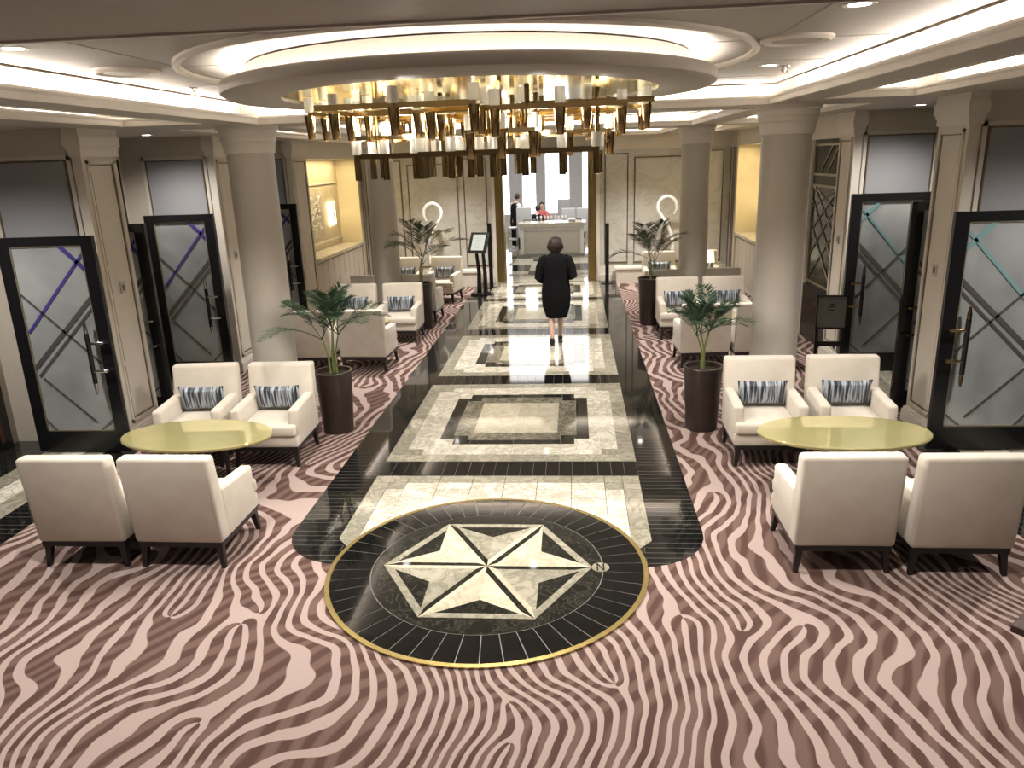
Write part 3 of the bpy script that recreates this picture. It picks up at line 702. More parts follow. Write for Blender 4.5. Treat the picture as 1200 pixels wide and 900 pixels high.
# ================================================================== GLASS DOORS
GU = [((0, .65), (1, .27), .03), ((.05, .69), (1, .32), .018), ((0, .24), (.97, .62), .016), ((.03, .45), (1, .04), .02), ((.68, 0), (1, .13), .03), ((.1, .70), (.75, .95), .014), ((.0, .93), (.15, 1), .012), ((.78, 1), (1, .93), .012), ((.0, .35), (.0, 1), .006)]
dn = [0]
def glass_door(y, s, xi, xo, label, z0=.03, zt=2.35, zg=.26):
    """leaf standing across the promenade; xi is the inner (free) edge, xo the outer"""
    dn[0] += 1
    t = thing(f'door_{dn[0]}', label, 'door', (s * xi, y, 0)); t['kind'] = 'structure'
    W = xo - xi
    def X(u0, u1): return sorted((s * u0, s * u1))
    b_ = bmesh.new(); bx(b_, *X(0, .13), -.025, .025, z0, zt); obj('stile', b_, 'blackframe', t)
    b_ = bmesh.new(); bx(b_, *X(W - .13, W), -.025, .025, z0, zt); obj('stile', b_, 'blackframe', t)
    b_ = bmesh.new(); bx(b_, *X(.13, W - .13), -.025, .025, zt - .09, zt); obj('rail', b_, 'blackframe', t)
    b_ = bmesh.new(); bx(b_, *X(.13, W - .13), -.025, .025, z0, zg); obj('rail', b_, 'blackframe', t)
    b_ = bmesh.new(); bx(b_, *X(.12, W - .12), -.006, .006, zg - .01, zt - .08); obj('glass_pane', b_, 'smoked', t)
    g0, g1 = .13, W - .13; gz0, gz1 = zg, zt - .09
    for (u0, v0), (u1, v1), wd in GU:
        # u=1 at the inner edge
        xa, xb_ = s * (g1 - u0 * (g1 - g0)), s * (g1 - u1 * (g1 - g0)); za, zb = gz1 - v0 * (gz1 - gz0), gz1 - v1 * (gz1 - gz0)
        d = Vector((xb_ - xa, 0, zb - za)); L = d.length; ang = math.atan2(d.z, d.x)
        b_ = bmesh.new(); add_box(b_, ((xa + xb_) / 2, -.010, (za + zb) / 2), (L, .007, wd * 1.5), Matrix.Rotation(-ang, 3, 'Y')); obj('etched_bar', b_, ('reflect_cyan' if s > 0 else 'reflect_violet') if (v0 < .1 or v1 < .1) else 'strip', t)  # top bars carry the painted coloured reflection
    b_ = bmesh.new(); frame_y(b_, -.006, *X(g0, g1), gz0, gz1, .014, .012); obj('glazing_bead', b_, 'stripgold', t)
    for sy in (-1, 1):
        hx, hy = s * .21, sy * .085
        b_ = bmesh.new(); add_tube(b_, [(hx, hy, .82), (hx, hy, 1.36)], .024, 12); h = obj('handle', b_, 'blackframe', t, True)
        b_ = bmesh.new()
        add_lathe(b_, [(.012, .70), (.02, .78), (.02, .82)], 12, c=(hx, hy, 0)); add_lathe(b_, [(.02, 1.36), (.022, 1.40), (.012, 1.48)], 12, c=(hx, hy, 0)); obj('handle_tip', b_, 'brassdark' if s > 0 else 'chrome', h, True)
        b_ = bmesh.new()
        for z in (.95, 1.25): add_tube(b_, [(s * .06, sy * .02, z), (s * .06, hy, z), (hx, hy, z)], .016, 8)
        obj('handle_bracket', b_, 'brassdark' if s > 0 else 'chrome', h, True)
    return t
glass_door(7.5, -1, 4.17, 5.21, 'black framed glass door, nearest on the left, with diagonal bars')
glass_door(10.32, -1, 4.22, 5.2, 'black framed glass door, second on the left, behind the front armchairs', .05, 2.37, .3)
glass_door(13.4, -1, 4.15, 5.1, 'black framed glass door, third on the left, seen beside the column', .05, 2.33, .3)
glass_door(7.5, 1, 4.17, 5.21, 'black framed glass door, nearest on the right, with long brass tipped handle')
glass_door(10.32, 1, 4.2, 5.18, 'black framed glass door, second on the right, behind the small grey sign', .05, 2.38, .3)
glass_door(8.62, 1, 4.24, 5.2, 'black door leaf seen almost edge-on behind the nearest right pier', .05, 2.38, .3)
glass_door(8.62, -1, 4.24, 5.2, 'black door leaf seen almost edge-on behind the nearest left pier', .05, 2.38, .3)

# ================================================================== CHAIRS
def make_armchair():
    t = thing('armchair', '', 'armchair')
    bm = rbox(-.352, .352, -.36, -.20, .215, .93, .03, 3)
    for v in bm.verts:
        k = (v.co.z - .215) / .715; v.co.y -= .07 * k
        if v.co.y > -.26 + -.07 * k: v.co.y -= .03 * k
    obj('backrest', bm, 'cream', t, True)
    for s in (-1, 1):
        bm = rbox(*sorted((s * .25, s * .352)), -.27, .29, .215, .63, .028, 3)
        for v in bm.verts:
            if v.co.z > .4: v.co.z -= .03 * (v.co.y + .27) / .56
        obj('armrest', bm, 'cream', t, True)
    bm = rbox(-.345, .345, -.22, .345, .215, .335, .02, 2); obj('seat_base', bm, 'cream', t, True)
    bm = rbox(-.248, .248, -.24, .30, .33, .45, .03, 3)
    c = rbox(-.34, .34, .285, .37, .333, .452, .03, 3); me = bpy.data.meshes.new('tmp'); c.to_mesh(me); c.free(); bm.from_mesh(me)
    obj('seat_cushion', bm, 'cream', t, True)
    bm = bmesh.new(); bx(bm, -.335, .335, -.345, .335, .175, .216); obj('base_frame', bm, 'woodleg', t)
    for x, y in ((-.30, -.31), (.30, -.31), (-.30, .30), (.30, .30)):
        bm = bmesh.new(); sx = .02 * (1 if x > 0 else -1); sy = .02 * (1 if y > 0 else -1)
        a = [bm.verts.new((x + p * .026, y + q * .026, .176)) for p, q in ((-1, -1), (1, -1), (1, 1), (-1, 1))]
        b_ = [bm.verts.new((x + sx + p * .016, y + sy + q * .016, 0.0)) for p, q in ((-1, -1), (1, -1), (1, 1), (-1, 1))]
        bm.faces.new(a); bm.faces.new(b_[::-1])
        for i in range(4): bm.faces.new((a[i], a[(i + 1) % 4], b_[(i + 1) % 4], b_[i]))
        obj('leg', bm, 'woodleg', t)
    return t
proto = make_armchair(); first = [True]
def chair(x, y, rz, label, group):
    if first[0]: o = proto; first[0] = False; o.location = (x, y, .001); o.rotation_euler = (0, 0, rz); tag(o, label, 'armchair', group); return o
    return dup(proto, (x, y, .001), rz, label, group)
def pillow_mesh():
    bm = bmesh.new(); nx, nz = 14, 8; W, H, T = .245, .135, .055
    for side in (1, -1):
        g = [[None] * (nz + 1) for _ in range(nx + 1)]
        for i in range(nx + 1):
            for j in range(nz + 1):
                u, v = i / nx * 2 - 1, j / nz * 2 - 1
                e = max(0, (1 - u ** 4) * (1 - v ** 4)) ** .5
                px = W * u * (1 - .06 * (1 - v * v)); pz = H * v * (1 - .10 * (1 - u * u))
                g[i][j] = bm.verts.new((px, side * T * e, pz))
        for i in range(nx):
            for j in range(nz): bm.faces.new((g[i][j], g[i + 1][j], g[i + 1][j + 1], g[i][j + 1]))
    bmesh.ops.remove_doubles(bm, verts=bm.verts[:], dist=.0005); return mesh_of('lumbar_pillow', bm, 'pillow', True)
me_pil = pillow_mesh()
def pillow(chair_o, label, tilt=-.12, tw=0.0):
    o = bpy.data.objects.new('lumbar_pillow', me_pil); C.objects.link(o); rz = chair_o.rotation_euler.z
    off = Matrix.Rotation(rz, 3, 'Z') @ Vector((0, -.165, .60)); o.location = chair_o.location + off; o.rotation_euler = (tilt, tw, rz)
    return tag(o, label, 'cushion', 'striped lumbar cushions')
G1 = 'cream armchairs round the oval tables'
for x, y, rz, lab in ((-3.14, 5.42, .01, 'outer of the two left front armchairs seen from behind, beside the black tiles'), (-2.35, 5.42, -.01, 'inner of the two left front armchairs seen from behind, nearest the compass medallion'),
                      (2.575, 5.44, .0, 'inner of the two right front armchairs seen from behind, nearest the walkway'), (3.37, 5.42, 0, 'outer of the two right front armchairs seen from behind, cut by the picture edge')):
    o = chair(x, y, rz, 'cream ' + lab, G1); pillow(o, 'dark striped cushion hidden in the ' + lab.split(',')[0].replace('seen from behind', '').strip())
for x, y, rz, lab, pl in ((-3.30, 7.40, PI + .06, 'cream armchair facing us left of its twin, behind the left oval table beside the pier', 'striped cushion on the armchair beside the left pier'),
                      (-2.48, 7.42, PI + .02, 'cream armchair facing us beside the left dark planter, behind the left oval table', 'striped cushion on the armchair beside the left planter'),
                      (2.55, 7.42, PI - .02, 'cream armchair facing us beside the right dark planter, behind the right oval table', 'striped cushion on the armchair beside the right planter'),
                      (3.37, 7.42, PI - .04, 'cream armchair facing us beside the right pier, behind the right oval table', 'striped cushion on the armchair beside the right pier')):
    pillow(chair(x, y, rz, lab, G1), pl)
G2 = 'cream armchairs in the middle seating groups'
for x, y, rz, lab, pl in ((-3.27, 11.1, 0, 'cream armchair seen from behind beyond the left column, partly behind the palm leaves', None), (-2.42, 11.1, -.04, 'cream armchair seen from behind at the left carpet edge beyond the near left palm', None),
                      (-3.15, 12.85, PI, 'cream armchair facing us in the left middle group, by the niche counter', 'blue grey striped cushion on the left middle armchair by the niche'), (-2.33, 12.85, PI, 'cream armchair facing us in the left middle group, beside the far left planter', 'blue grey striped cushion on the left middle armchair beside the far planter'),
                      (2.50, 11.1, .04, 'cream armchair seen from behind beyond the near right palm, at the carpet edge', None), (3.27, 11.1, 0, 'cream armchair seen from behind beyond the near right palm, against the column', None),
                      (2.42, 12.85, PI, 'cream armchair facing us in the right middle group, beside the far right planter', 'blue grey striped cushion on the right middle armchair beside the far planter'), (3.2, 12.85, PI, 'cream armchair facing us in the right middle group, behind the palm leaves', 'blue grey striped cushion on the right middle armchair behind the palm')):
    o = chair(x, y, rz, lab, G2)
    if pl: pillow(o, pl)
G3 = 'cream armchairs in the far seating groups'
for x, y, rz, lab, pl in ((-3.2, 14.6, 0, 'cream armchair seen from behind in the far left group, left of the far column', None), (-2.27, 14.6, -.05, 'cream armchair seen from behind directly behind the far left planter', None),
                      (-3.05, 16.6, PI, 'cream armchair facing us in the far left group, behind the palm stems', 'blue grey cushion on the far left armchair behind the palm stems'), (-2.2, 16.6, PI - .15, 'cream armchair facing us in the far left group, nearest the menu stand', 'dark blue cushion on the far left armchair nearest the menu stand'),
                      (2.42, 14.5, 0, 'cream armchair seen from behind just beyond the far right planter', None), (3.33, 14.6, 0, 'cream armchair seen from behind right of the far right column', None),
                      (2.5, 16.6, PI, 'cream armchair facing us in the far right group beside the white sculpture', 'grey cushion on the far right armchair beside the sculpture'), (3.4, 16.6, PI, 'cream armchair facing us in the far right group by the corner pilaster', 'grey cushion on the far right armchair by the pilaster')):
    o = chair(x, y, rz, lab, G3)
    if pl: pillow(o, pl)

# ================================================================== OVAL TABLES
def ellipse_prof(bm, prof, a, b, n=56):
    rows = [[bm.verts.new(((a + d) * math.cos(2 * PI * i / n), (b + d) * math.sin(2 * PI * i / n), z)) for i in range(n)] for d, z in prof]
    for j in range(len(prof) - 1):
        for i in range(n): q = (i + 1) % n; bm.faces.new((rows[j][i], rows[j][q], rows[j + 1][q], rows[j + 1][i]))
    bm.faces.new(rows[0][::-1]); bm.faces.new(rows[-1])
def oval_table(x, y, a, b, H, label, rz=0):
    t = thing('oval_table', label, 'table', (x, y, .001), rz, 'oval lacquered tables')
    bm = bmesh.new(); ellipse_prof(bm, [(-.03, H - .035), (-.005, H - .03), (0, H - .02), (0, H - .008), (-.008, H)], a, b); obj('table_top', bm, 'champagne', t, True)
    bm = bmesh.new(); ellipse_prof(bm, [(-.06, H - .055), (-.05, H - .034)], a, b); obj('under_rim', bm, 'woodleg', t, True)
    for s in (-1, 1):
        bm = bmesh.new(); add_lathe(bm, [(.03, .02), (.022, .2), (.022, .4), (.035, H - .055)], 16, c=(s * a * .36, 0, 0)); obj('pedestal', bm, 'woodleg', t, True)
    bm = bmesh.new(); ellipse_prof(bm, [(0, 0), (0, .018), (-.03, .025)], a * .55, b * .55); obj('base', bm, 'woodleg', t, True)
oval_table(-2.90, 6.58, .73, .43, .55, 'oval champagne lacquered low table between the left front armchairs', -.03)
oval_table(3.03, 6.58, .74, .43, .55, 'oval champagne lacquered low table between the right front armchairs')
oval_table(-2.8, 11.95, .5, .32, .52, 'oval lacquered low table in the left middle group, mostly hidden by a chair')
oval_table(2.85, 11.95, .5, .32, .52, 'oval lacquered low table in the right middle group, mostly hidden by chairs')
oval_table(-2.7, 15.55, .5, .32, .52, 'oval lacquered low table in the far left group')
oval_table(2.9, 15.55, .5, .32, .52, 'oval lacquered low table in the far right group')
# table lamp on a small side table, far right
t = thing('side_table', 'small side table in the far right corner carrying a lamp', 'table', (3.42, 15.9, .001))
bm = bmesh.new(); add_lathe(bm, [(.2, .53), (.2, .55)], 24); obj('table_top', bm, 'woodleg', t)
bm = bmesh.new(); add_lathe(bm, [(.14, 0), (.14, .015), (.02, .03), (.02, .53)], 16); obj('pedestal', bm, 'woodleg', t)
t = thing('table_lamp', 'small lit table lamp with cream shade on the far right side table', 'lamp', (3.42, 15.9, .551))
bm = bmesh.new(); add_lathe(bm, [(.06, 0), (.07, .05), (.03, .16), (.012, .28)], 16); obj('base', bm, 'white', t, True)
bm = bmesh.new(); add_lathe(bm, [(.10, .26), (.07, .5)], 20, cap=False); obj('lamp_shade', bm, emit('shade_glow', (1, .9, .66), .8), t, True)

# ================================================================== PALMS
def frond_mesh(rnd, L, lift, droop, nl, lw, ll):
    """arching frond along +X, leaflets in pairs, each leaflet folded and pointed"""
    bm = bmesh.new(); pts = []
    n = 14
    for i in range(n + 1):
        u = i / n; pts.append(Vector((L * (u * math.cos(lift) + .12 * u * u), rnd.uniform(-.004, .004), L * (u * math.sin(lift) - droop * u * u * u))))
    add_tube(bm, pts, [.006 * (1 - .75 * i / n) for i in range(n + 1)], 4)
    for k in range(nl):
        u = .30 + .69 * k / (nl - 1); f = u * n; i = min(int(f), n - 1); p = pts[i].lerp(pts[i + 1], f - i); tan = (pts[i + 1] - pts[i]).normalized()
        side_len = ll * (math.sin(PI * (.12 + .84 * (k / (nl - 1)))) ** .7) * rnd.uniform(.85, 1.1)
        for s in (-1, 1):
            sweep = .55 + .75 * (k / nl) ** 2
            d = (tan * sweep + Vector((0, s, 0)) * 1.0 + Vector((0, 0, rnd.uniform(.0, .25)))).normalized()
            up = tan.cross(d).normalized() * s * -1
            if up.z < 0: up = -up
            q = p.copy(); wv = lw * rnd.uniform(.8, 1.1); perp = d.cross(up).normalized()
            a0 = bm.verts.new(q); mids = []
            for (uu, ww, dz) in ((.33, 1, .0), (.7, .75, -.02)):
                c_ = q + d * side_len * uu + Vector((0, 0, dz * side_len))
                mids.append((bm.verts.new(c_ + perp * wv * ww - up * wv * .35), bm.verts.new(c_ + up * .0), bm.verts.new(c_ - perp * wv * ww - up * wv * .35)))
            tip = bm.verts.new(q + d * side_len + Vector((0, 0, -.10 * side_len)))
            for e in (0, 2):
                bm.faces.new((a0, mids[0][e], mids[0][1])); bm.faces.new((mids[0][e], mids[1][e], mids[1][1], mids[0][1])); bm.faces.new((mids[1][e], tip, mids[1][1]))
    return bm
def palm(x, y, ph, pr, H, spread, nf, seed, label, mat, dirs=None, nl=24, lw=.011, ll=.2, bias=0.0):
    pl = thing('planter', label.replace('palm', 'planter').replace('leafy ', '') + ', tapered round and matt', 'planter', (x, y, .001))
    bm = bmesh.new(); add_lathe(bm, [(pr * .80, 0), (pr * .84, .02), (pr, ph - .03), (pr + .012, ph - .01), (pr + .008, ph), (pr - .015, ph), (pr - .02, ph - .05)], 40, cap=False)
    add_lathe(bm, [(.001, .0), (pr * .80, 0)], 40, cap=False); obj('pot', bm, 'pot', pl, True)
    bm = bmesh.new(); add_lathe(bm, [(pr - .018, ph - .06), (pr - .018, ph - .05), (.02, ph - .035)], 30); obj('soil', bm, 'soil', pl)
    t = thing('potted_palm', label, 'plant', (x, y, ph - .034)); rnd = random.Random(seed)
    stems = []
    for k in range(4):
        a = rnd.uniform(0, 2 * PI); r = rnd.uniform(.0, .05); bx_, by_ = r * math.cos(a), r * math.sin(a)
        hh = H * rnd.uniform(.30, .45); lean = .06
        top = Vector((bx_ + lean * math.cos(a), by_ + lean * math.sin(a), hh)); stems.append((top, a))
        bm = bmesh.new(); add_tube(bm, [(bx_, by_, 0), (bx_ * 1.2, by_ * 1.2, hh * .5), tuple(top)], [.015, .011, .007], 7); obj('stem', bm, 'stem', t, True)
    for k in range(nf):
        az = dirs[k] if dirs and k < len(dirs) else 2 * PI * k / nf * 1.0 + rnd.uniform(-.3, .3)
        top, _ = stems[k % 4]; L = spread * rnd.uniform(.85, 1.15); lift = (.55 + .95 * ((k * .618) % 1)) + bias
        bm = frond_mesh(rnd, L, lift, rnd.uniform(.18, .42), nl, lw, ll)
        o = obj('frond', bm, mat, t, True); o.location = (top.x, top.y, top.z - .03); o.rotation_euler = (0, 0, az)
    return t
palm(-2.06, 8.2, .72, .205, 1.4, .68, 20, 3, 'leafy green palm in the near left dark brown planter', 'leaf', nl=30, ll=.20, lw=.006)
palm(2.07, 8.22, .72, .205, 1.2, .56, 19, 9, 'leafy green palm in the near right dark brown planter', 'leaf', nl=28, ll=.17, lw=.006)
palm(-2.12, 13.76, .84, .215, 1.3, .85, 9, 15, 'leafy pale palm in the far left dark planter', 'leafpale', dirs=[.5, 3.7, 4.0, 0, -.5, 1.2, 4.4, 3.5, 5.3], nl=26, ll=.34, lw=.008)
palm(2.03, 13.8, .84, .215, 1.1, .80, 9, 22, 'leafy pale palm in the far right dark planter', 'leafpale', dirs=[3.1, 2.6, -.5, 3.6, -1.0, 1.5, 4.4, 2.0, 5.3], nl=26, ll=.32, lw=.008)

# ================================================================== CHANDELIER
ch = thing('chandelier', 'wide tiered brass chandelier of glass cylinders and brass tubes under the ceiling drum', 'chandelier', (0, CD, 3.4))
b_ = bmesh.new(); add_lathe(b_, [(.034, .0), (.034, .095)], 14); me_glass = mesh_of('glass_cylinder', b_, 'crystal', True)
b_ = bmesh.new(); add_lathe(b_, [(.020, -.16), (.024, -.155), (.036, -.01), (.038, 0), (.03, .004)], 14); me_tube = mesh_of('brass_tube', b_, 'brass', True)
b_ = bmesh.new(); add_lathe(b_, [(.024, -.15), (.024, -.0), (.03, 0)], 12); me_tube2 = mesh_of('brass_tube', b_, 'brassdark', True)
def bar(p, q, z, mat='brass', r=.017):
    b_ = bmesh.new(); d = Vector((q[0] - p[0], q[1] - p[1], 0)); L = d.length
    add_box(b_, ((p[0] + q[0]) / 2, (p[1] + q[1]) / 2, z), (L, r * 1.6, r * 2), Matrix.Rotation(math.atan2(d.y, d.x), 3, 'Z')); obj('brass_bar', b_, mat, ch)
def unit(x, y, z, low=False, glass=True):
    if glass: inst('glass_cylinder', me_glass, ch, (x, y, z + .012))
    inst('brass_tube', me_tube2 if low else me_tube, ch, (x, y, z - .012))
def rod(x, y, z): b_ = bmesh.new(); add_tube(b_, [(x, y, -.012), (x, y, z)], .016, 8); obj('brass_rod', b_, 'brassdark', ch, True)
rnd = random.Random(11)
# top tier: crossing rectangles near the disc
TZ = -.10
rects = [(-1.18, -.25, -.35, .45), (-.85, -1.12, .1, -.4), (-.2, -.9, 1.0, -.1), (.35, -.45, 1.2, .35), (-.7, .15, .2, 1.0), (.0, .25, .8, .95), (-1.0, .35, -.55, .75)]
pts = set()
for i, (x0, y0, x1, y1) in enumerate(rects):
    z = TZ - (i % 3) * .022
    c4 = [(x0, y0), (x1, y0), (x1, y1), (x0, y1)]
    for a, b2 in zip(c4, c4[1:] + c4[:1]):
        bar(a, b2, z)
        n = max(1, round(math.dist(a, b2) / .42))
        for k in range(n):
            p = (round(a[0] + (b2[0] - a[0]) * k / n, 2), round(a[1] + (b2[1] - a[1]) * k / n, 2))
            if p not in pts and math.hypot(*p) < 1.26: pts.add(p); unit(p[0], p[1], z)
    rod((x0 + x1) / 2, y0, z); rod(x0, (y0 + y1) / 2, z)
# middle tier
MZ = -.27
for (x0, y0, x1, y1) in ((-.9, -.1, -.45, .4), (.0, -.6, .42, -.1), (.35, .1, .95, .55)):
    c4 = [(x0, y0), (x1, y0), (x1, y1), (x0, y1)]
    for a, b2 in zip(c4, c4[1:] + c4[:1]): bar(a, b2, MZ); unit(a[0], a[1], MZ)
    unit((x0 + x1) / 2, y0, MZ); rod(x0 + .1, y0, MZ); rod(x1, y1 - .1, MZ)
# bottom tier
BZ = -.40
for (x0, y0, x1, y1) in ((-.84, -.35, -.22, .3), (-.3, -.1, .25, .5), (.15, -.45, .84, .2), (-.35, -.55, .2, -.2)):
    c4 = [(x0, y0), (x1, y0), (x1, y1), (x0, y1)]
    for a, b2 in zip(c4, c4[1:] + c4[:1]):
        bar(a, b2, BZ, 'brassdark'); n = 3
        for k in range(n):
            if rnd.random() < .28: continue
            unit(a[0] + (b2[0] - a[0]) * k / n + rnd.uniform(-.03, .03), a[1] + (b2[1] - a[1]) * k / n, BZ, True)
    rod(x0, y1, BZ); rod(x1, y0, BZ)
for (x, y) in ((-.5, -.3), (.4, -.2), (0, .4), (-.9, 0), (.9, .1)):
    l = bpy.data.lights.new('chandelier_glow', 'POINT'); l.energy = 7; l.color = LAMP; l.shadow_soft_size = .1
    o = bpy.data.objects.new('chandelier_glow', l); C.objects.link(o); o.location = (x, CD + y, 3.18); o['kind'] = 'structure'; o['label'] = 'glow of the chandelier'

cs = spot((0, CD, 2.80), 260, 165, .5, LAMP, .35); cs['label'] = 'downward light of the chandelier'

# ================================================================== STANDS AND SMALL THINGS
t = thing('menu_stand', 'black menu stand with tilted lit screen left of the restaurant doorway', 'sign stand', (-1.42, 17.25, .006), -.3)
b_ = bmesh.new(); ellipse_prof(b_, [(0, 0), (0, .03), (-.04, .05)], .28, .2, 32); obj('base', b_, 'blackframe', t, True)
for x in (-.07, .09):
    b_ = bmesh.new(); add_tube(b_, [(x, 0, .04), (x * .9, .02, .5), (x * 1.0 - .03, 0, .98)], [.055, .045, .04], 8); obj('leg', b_, 'blackframe', t, True)
rotm = Matrix.Rotation(math.radians(-38), 3, 'X')
b_ = bmesh.new(); add_box(b_, (-.02, -.03, 1.17), (.44, .50, .035), Matrix.Rotation(math.radians(58), 3, 'X')); obj('screen_frame', b_, 'blackframe', t)
b_ = bmesh.new(); add_box(b_, (-.02, -.045, 1.18), (.30, .38, .012), Matrix.Rotation(math.radians(58), 3, 'X')); s_ = obj('screen', b_, 'screen', t)
b_ = bmesh.new()
n3 = Matrix.Rotation(math.radians(58), 3, 'X')
for i in range(7):
    c_ = Vector((-.02, -.045, 1.18)) + n3 @ Vector((0, .14 - i * .045, .008)); add_box(b_, c_, (.12 + .06 * (i % 2), .006, .002), n3)
obj('text_lines', b_, 'stripgold', s_)
def post(x, y, h, label):
    t = thing('black_post', label, 'post', (x, y, .006))
    b_ = bmesh.new(); add_lathe(b_, [(.14, 0), (.14, .012), (.045, .03)], 24); obj('base', b_, 'blackframe', t, True)
    b_ = bmesh.new(); bx(b_, -.045, .045, -.02, .02, .02, h); obj('pole', b_, 'blackframe', t)
post(-1.30, 18.2, 1.52, 'slim black post standing behind the menu stand'); post(1.46, 18.5, 1.42, 'slim black post standing right of the restaurant doorway')
t = thing('floor_sign', 'small grey framed sign on a black stand before the second right glass door', 'sign', (3.80, 9.5, .001), -.15)
b_ = bmesh.new(); bx(b_, -.17, .17, -.02, .0, .83, 1.23); obj('sign_board', b_, 'signgrey', t)
b_ = bmesh.new(); frame_y(b_, -.015, -.18, .18, .82, 1.24, .02, .015); obj('frame', b_, 'blackframe', t)
b_ = bmesh.new(); bx(b_, -.05, .05, -.026, -.02, 1.09, 1.10); bx(b_, -.035, .035, -.026, -.02, 1.05, 1.06); bx(b_, -.02, .02, -.026, -.02, 1.115, 1.135); obj('text_lines', b_, 'blackframe', t)
b_ = bmesh.new(); bx(b_, -.17, .17, -.01, .02, .60, .66); bx(b_, -.17, -.13, 0, .02, 0, .85); bx(b_, .13, .17, 0, .02, 0, .85); bx(b_, -.2, .2, -.13, .15, 0, .02); obj('stand', b_, 'blackframe', t)
t = thing('wooden_side_table', 'corner of a low red brown wooden table at the right picture edge', 'table', (3.46, 3.78, .001), math.radians(42))
b_ = rbox(-.32, .32, -.32, .32, .40, .45, .006, 1); obj('table_top', b_, 'reddark', t)
b_ = bmesh.new(); bx(b_, -.05, .05, -.05, .05, .03, .41); obj('pedestal', b_, 'reddark', t)
b_ = bmesh.new(); bx(b_, -.18, .18, -.18, .18, 0, .03); obj('base', b_, 'reddark', t)
# white looping neck sculptures on plinths by the far wall
def sculpture(x, y, s, label):
    p = tag(obj('plinth', rbox(x - .22, x + .22, y - .16, y + .16, .0, .42, .01, 1), 'trimwhite'), 'pale plinth under the ' + label, 'plinth')
    t = thing('loop_sculpture', label, 'sculpture', (x, y, .421))
    R_ = .215; pts = []
    for i in range(20): a = math.radians(225 - i * 14); pts.append((s * R_ * math.cos(a), 0, 1.34 + R_ * 1.1 * math.sin(a)))
    pts += [(s * .02, 0, .98), (-s * .10, 0, .74), (-s * .16, 0, .45), (-s * .12, 0, .18), (-s * .04, 0, .05)]
    b_ = bmesh.new(); n = len(pts); add_tube(b_, pts, [.018 + .024 * min(1, i / 5) for i in range(n)], 10); obj('neck', b_, 'white', t, True)
    b_ = bmesh.new(); add_lathe(b_, [(.13, 0), (.13, .04), (.05, .07)], 20, c=(-s * .04, 0, 0)); obj('foot', b_, 'white', t, True)
sculpture(-2.68, 18.5, 1, 'white looping neck sculpture behind the far left palm'); sculpture(2.85, 18.5, -1, 'white looping neck sculpture behind the far right palm')
for s, sd in ((-1, 'left'), (1, 'right')):
    t = thing('stepped_plinth', f'low stepped white plinth against the far wall {sd} of the doorway', 'plinth', (s * 1.98, 18.65, .001))
    b_ = bmesh.new(); bx(b_, -.30, .30, -.2, .25, 0, .34); obj('block', b_, 'trimwhite', t)
    b_ = bmesh.new(); bx(b_, -.34, .34, -.23, .25, .34, .38); obj('top_slab', b_, 'white', t)

# ================================================================== PEOPLE
def skin_body(name, joints, edges, m, parent, root=0, sub=2):
    me = bpy.data.meshes.new(name); me.from_pydata([j[0] for j in joints], edges, []); o = bpy.data.objects.new(name, me); C.objects.link(o); o.parent = parent
    o.modifiers.new('skin', 'SKIN'); sv = me.skin_vertices[0].data
    for i, j in enumerate(joints):
        r = j[1]; sv[i].radius = (r, r) if not isinstance(r, tuple) else r; sv[i].use_root = (i == root)
    o.modifiers.new('sub', 'SUBSURF').levels = sub; o.modifiers['sub'].render_levels = sub
    me.materials.append(M[m]); me.polygons.foreach_set
    return o
def body_rig(hip, knee, ankle, toe, shoulder, elbow, wrist, head, pelvis=(0, 0, .9), fingers=True):
    """joint lists are (left, right) pairs; returns joints, edges of one continuous figure"""
    J = [(pelvis, (.15, .11))]; E_ = []
    def add(p, r, par): J.append((tuple(p), r)); E_.append((par, len(J) - 1)); return len(J) - 1
    px, py, pz = pelvis; sh = ((Vector(shoulder[0]) + Vector(shoulder[1])) / 2)
    w1 = add(Vector(pelvis).lerp(sh, .4), (.115, .09), 0); w2 = add(Vector(pelvis).lerp(sh, .8), (.15, .10), w1)
    nk = add(sh + Vector((0, 0, .05)), .06, w2); hd = Vector(head)
    n2 = add(hd - Vector((0, .01, .12)), .05, nk); h1 = add(hd - Vector((0, 0, .05)), .075, n2); h2 = add(hd + Vector((0, 0, .03)), (.08, .095), h1); add(hd + Vector((0, 0, .09)), .05, h2)
    for k in (0, 1):
        a = add(hip[k], .085, 0); b = add(knee[k], .052, a); cm = add(Vector(knee[k]).lerp(Vector(ankle[k]), .35), .052, b); c = add(ankle[k], .033, cm); add(toe[k], (.035, .022), c)
        s_ = add(shoulder[k], .058, w2); e = add(elbow[k], .042, s_); wr = add(wrist[k], .027, e)
        d = (Vector(wrist[k]) - Vector(elbow[k])).normalized(); side = d.cross(Vector((0, 0, 1)))
        side = side.normalized() if side.length > .1 else Vector((1, 0, 0))
        pm = add(Vector(wrist[k]) + d * .06, (.036, .018), wr)
        if fingers:
            for q in range(4):
                f0 = add(Vector(wrist[k]) + d * .10 + side * (.024 - .016 * q), .009, pm); f1 = add(Vector(J[f0][0]) + d * (.035 + .005 * (q in (1, 2))) - Vector((0, 0, .006)), .008, f0); add(J[f1][0] + d * .02 - Vector((0, 0, .016)), .007, f1) if False else None
            th = add(Vector(wrist[k]) + d * .04 + side * .042, .010, pm); add(Vector(wrist[k]) + d * .075 + side * .055, .008, th)
    J = [((p if isinstance(p, tuple) else tuple(p)), r) for p, r in J]
    return J, E_
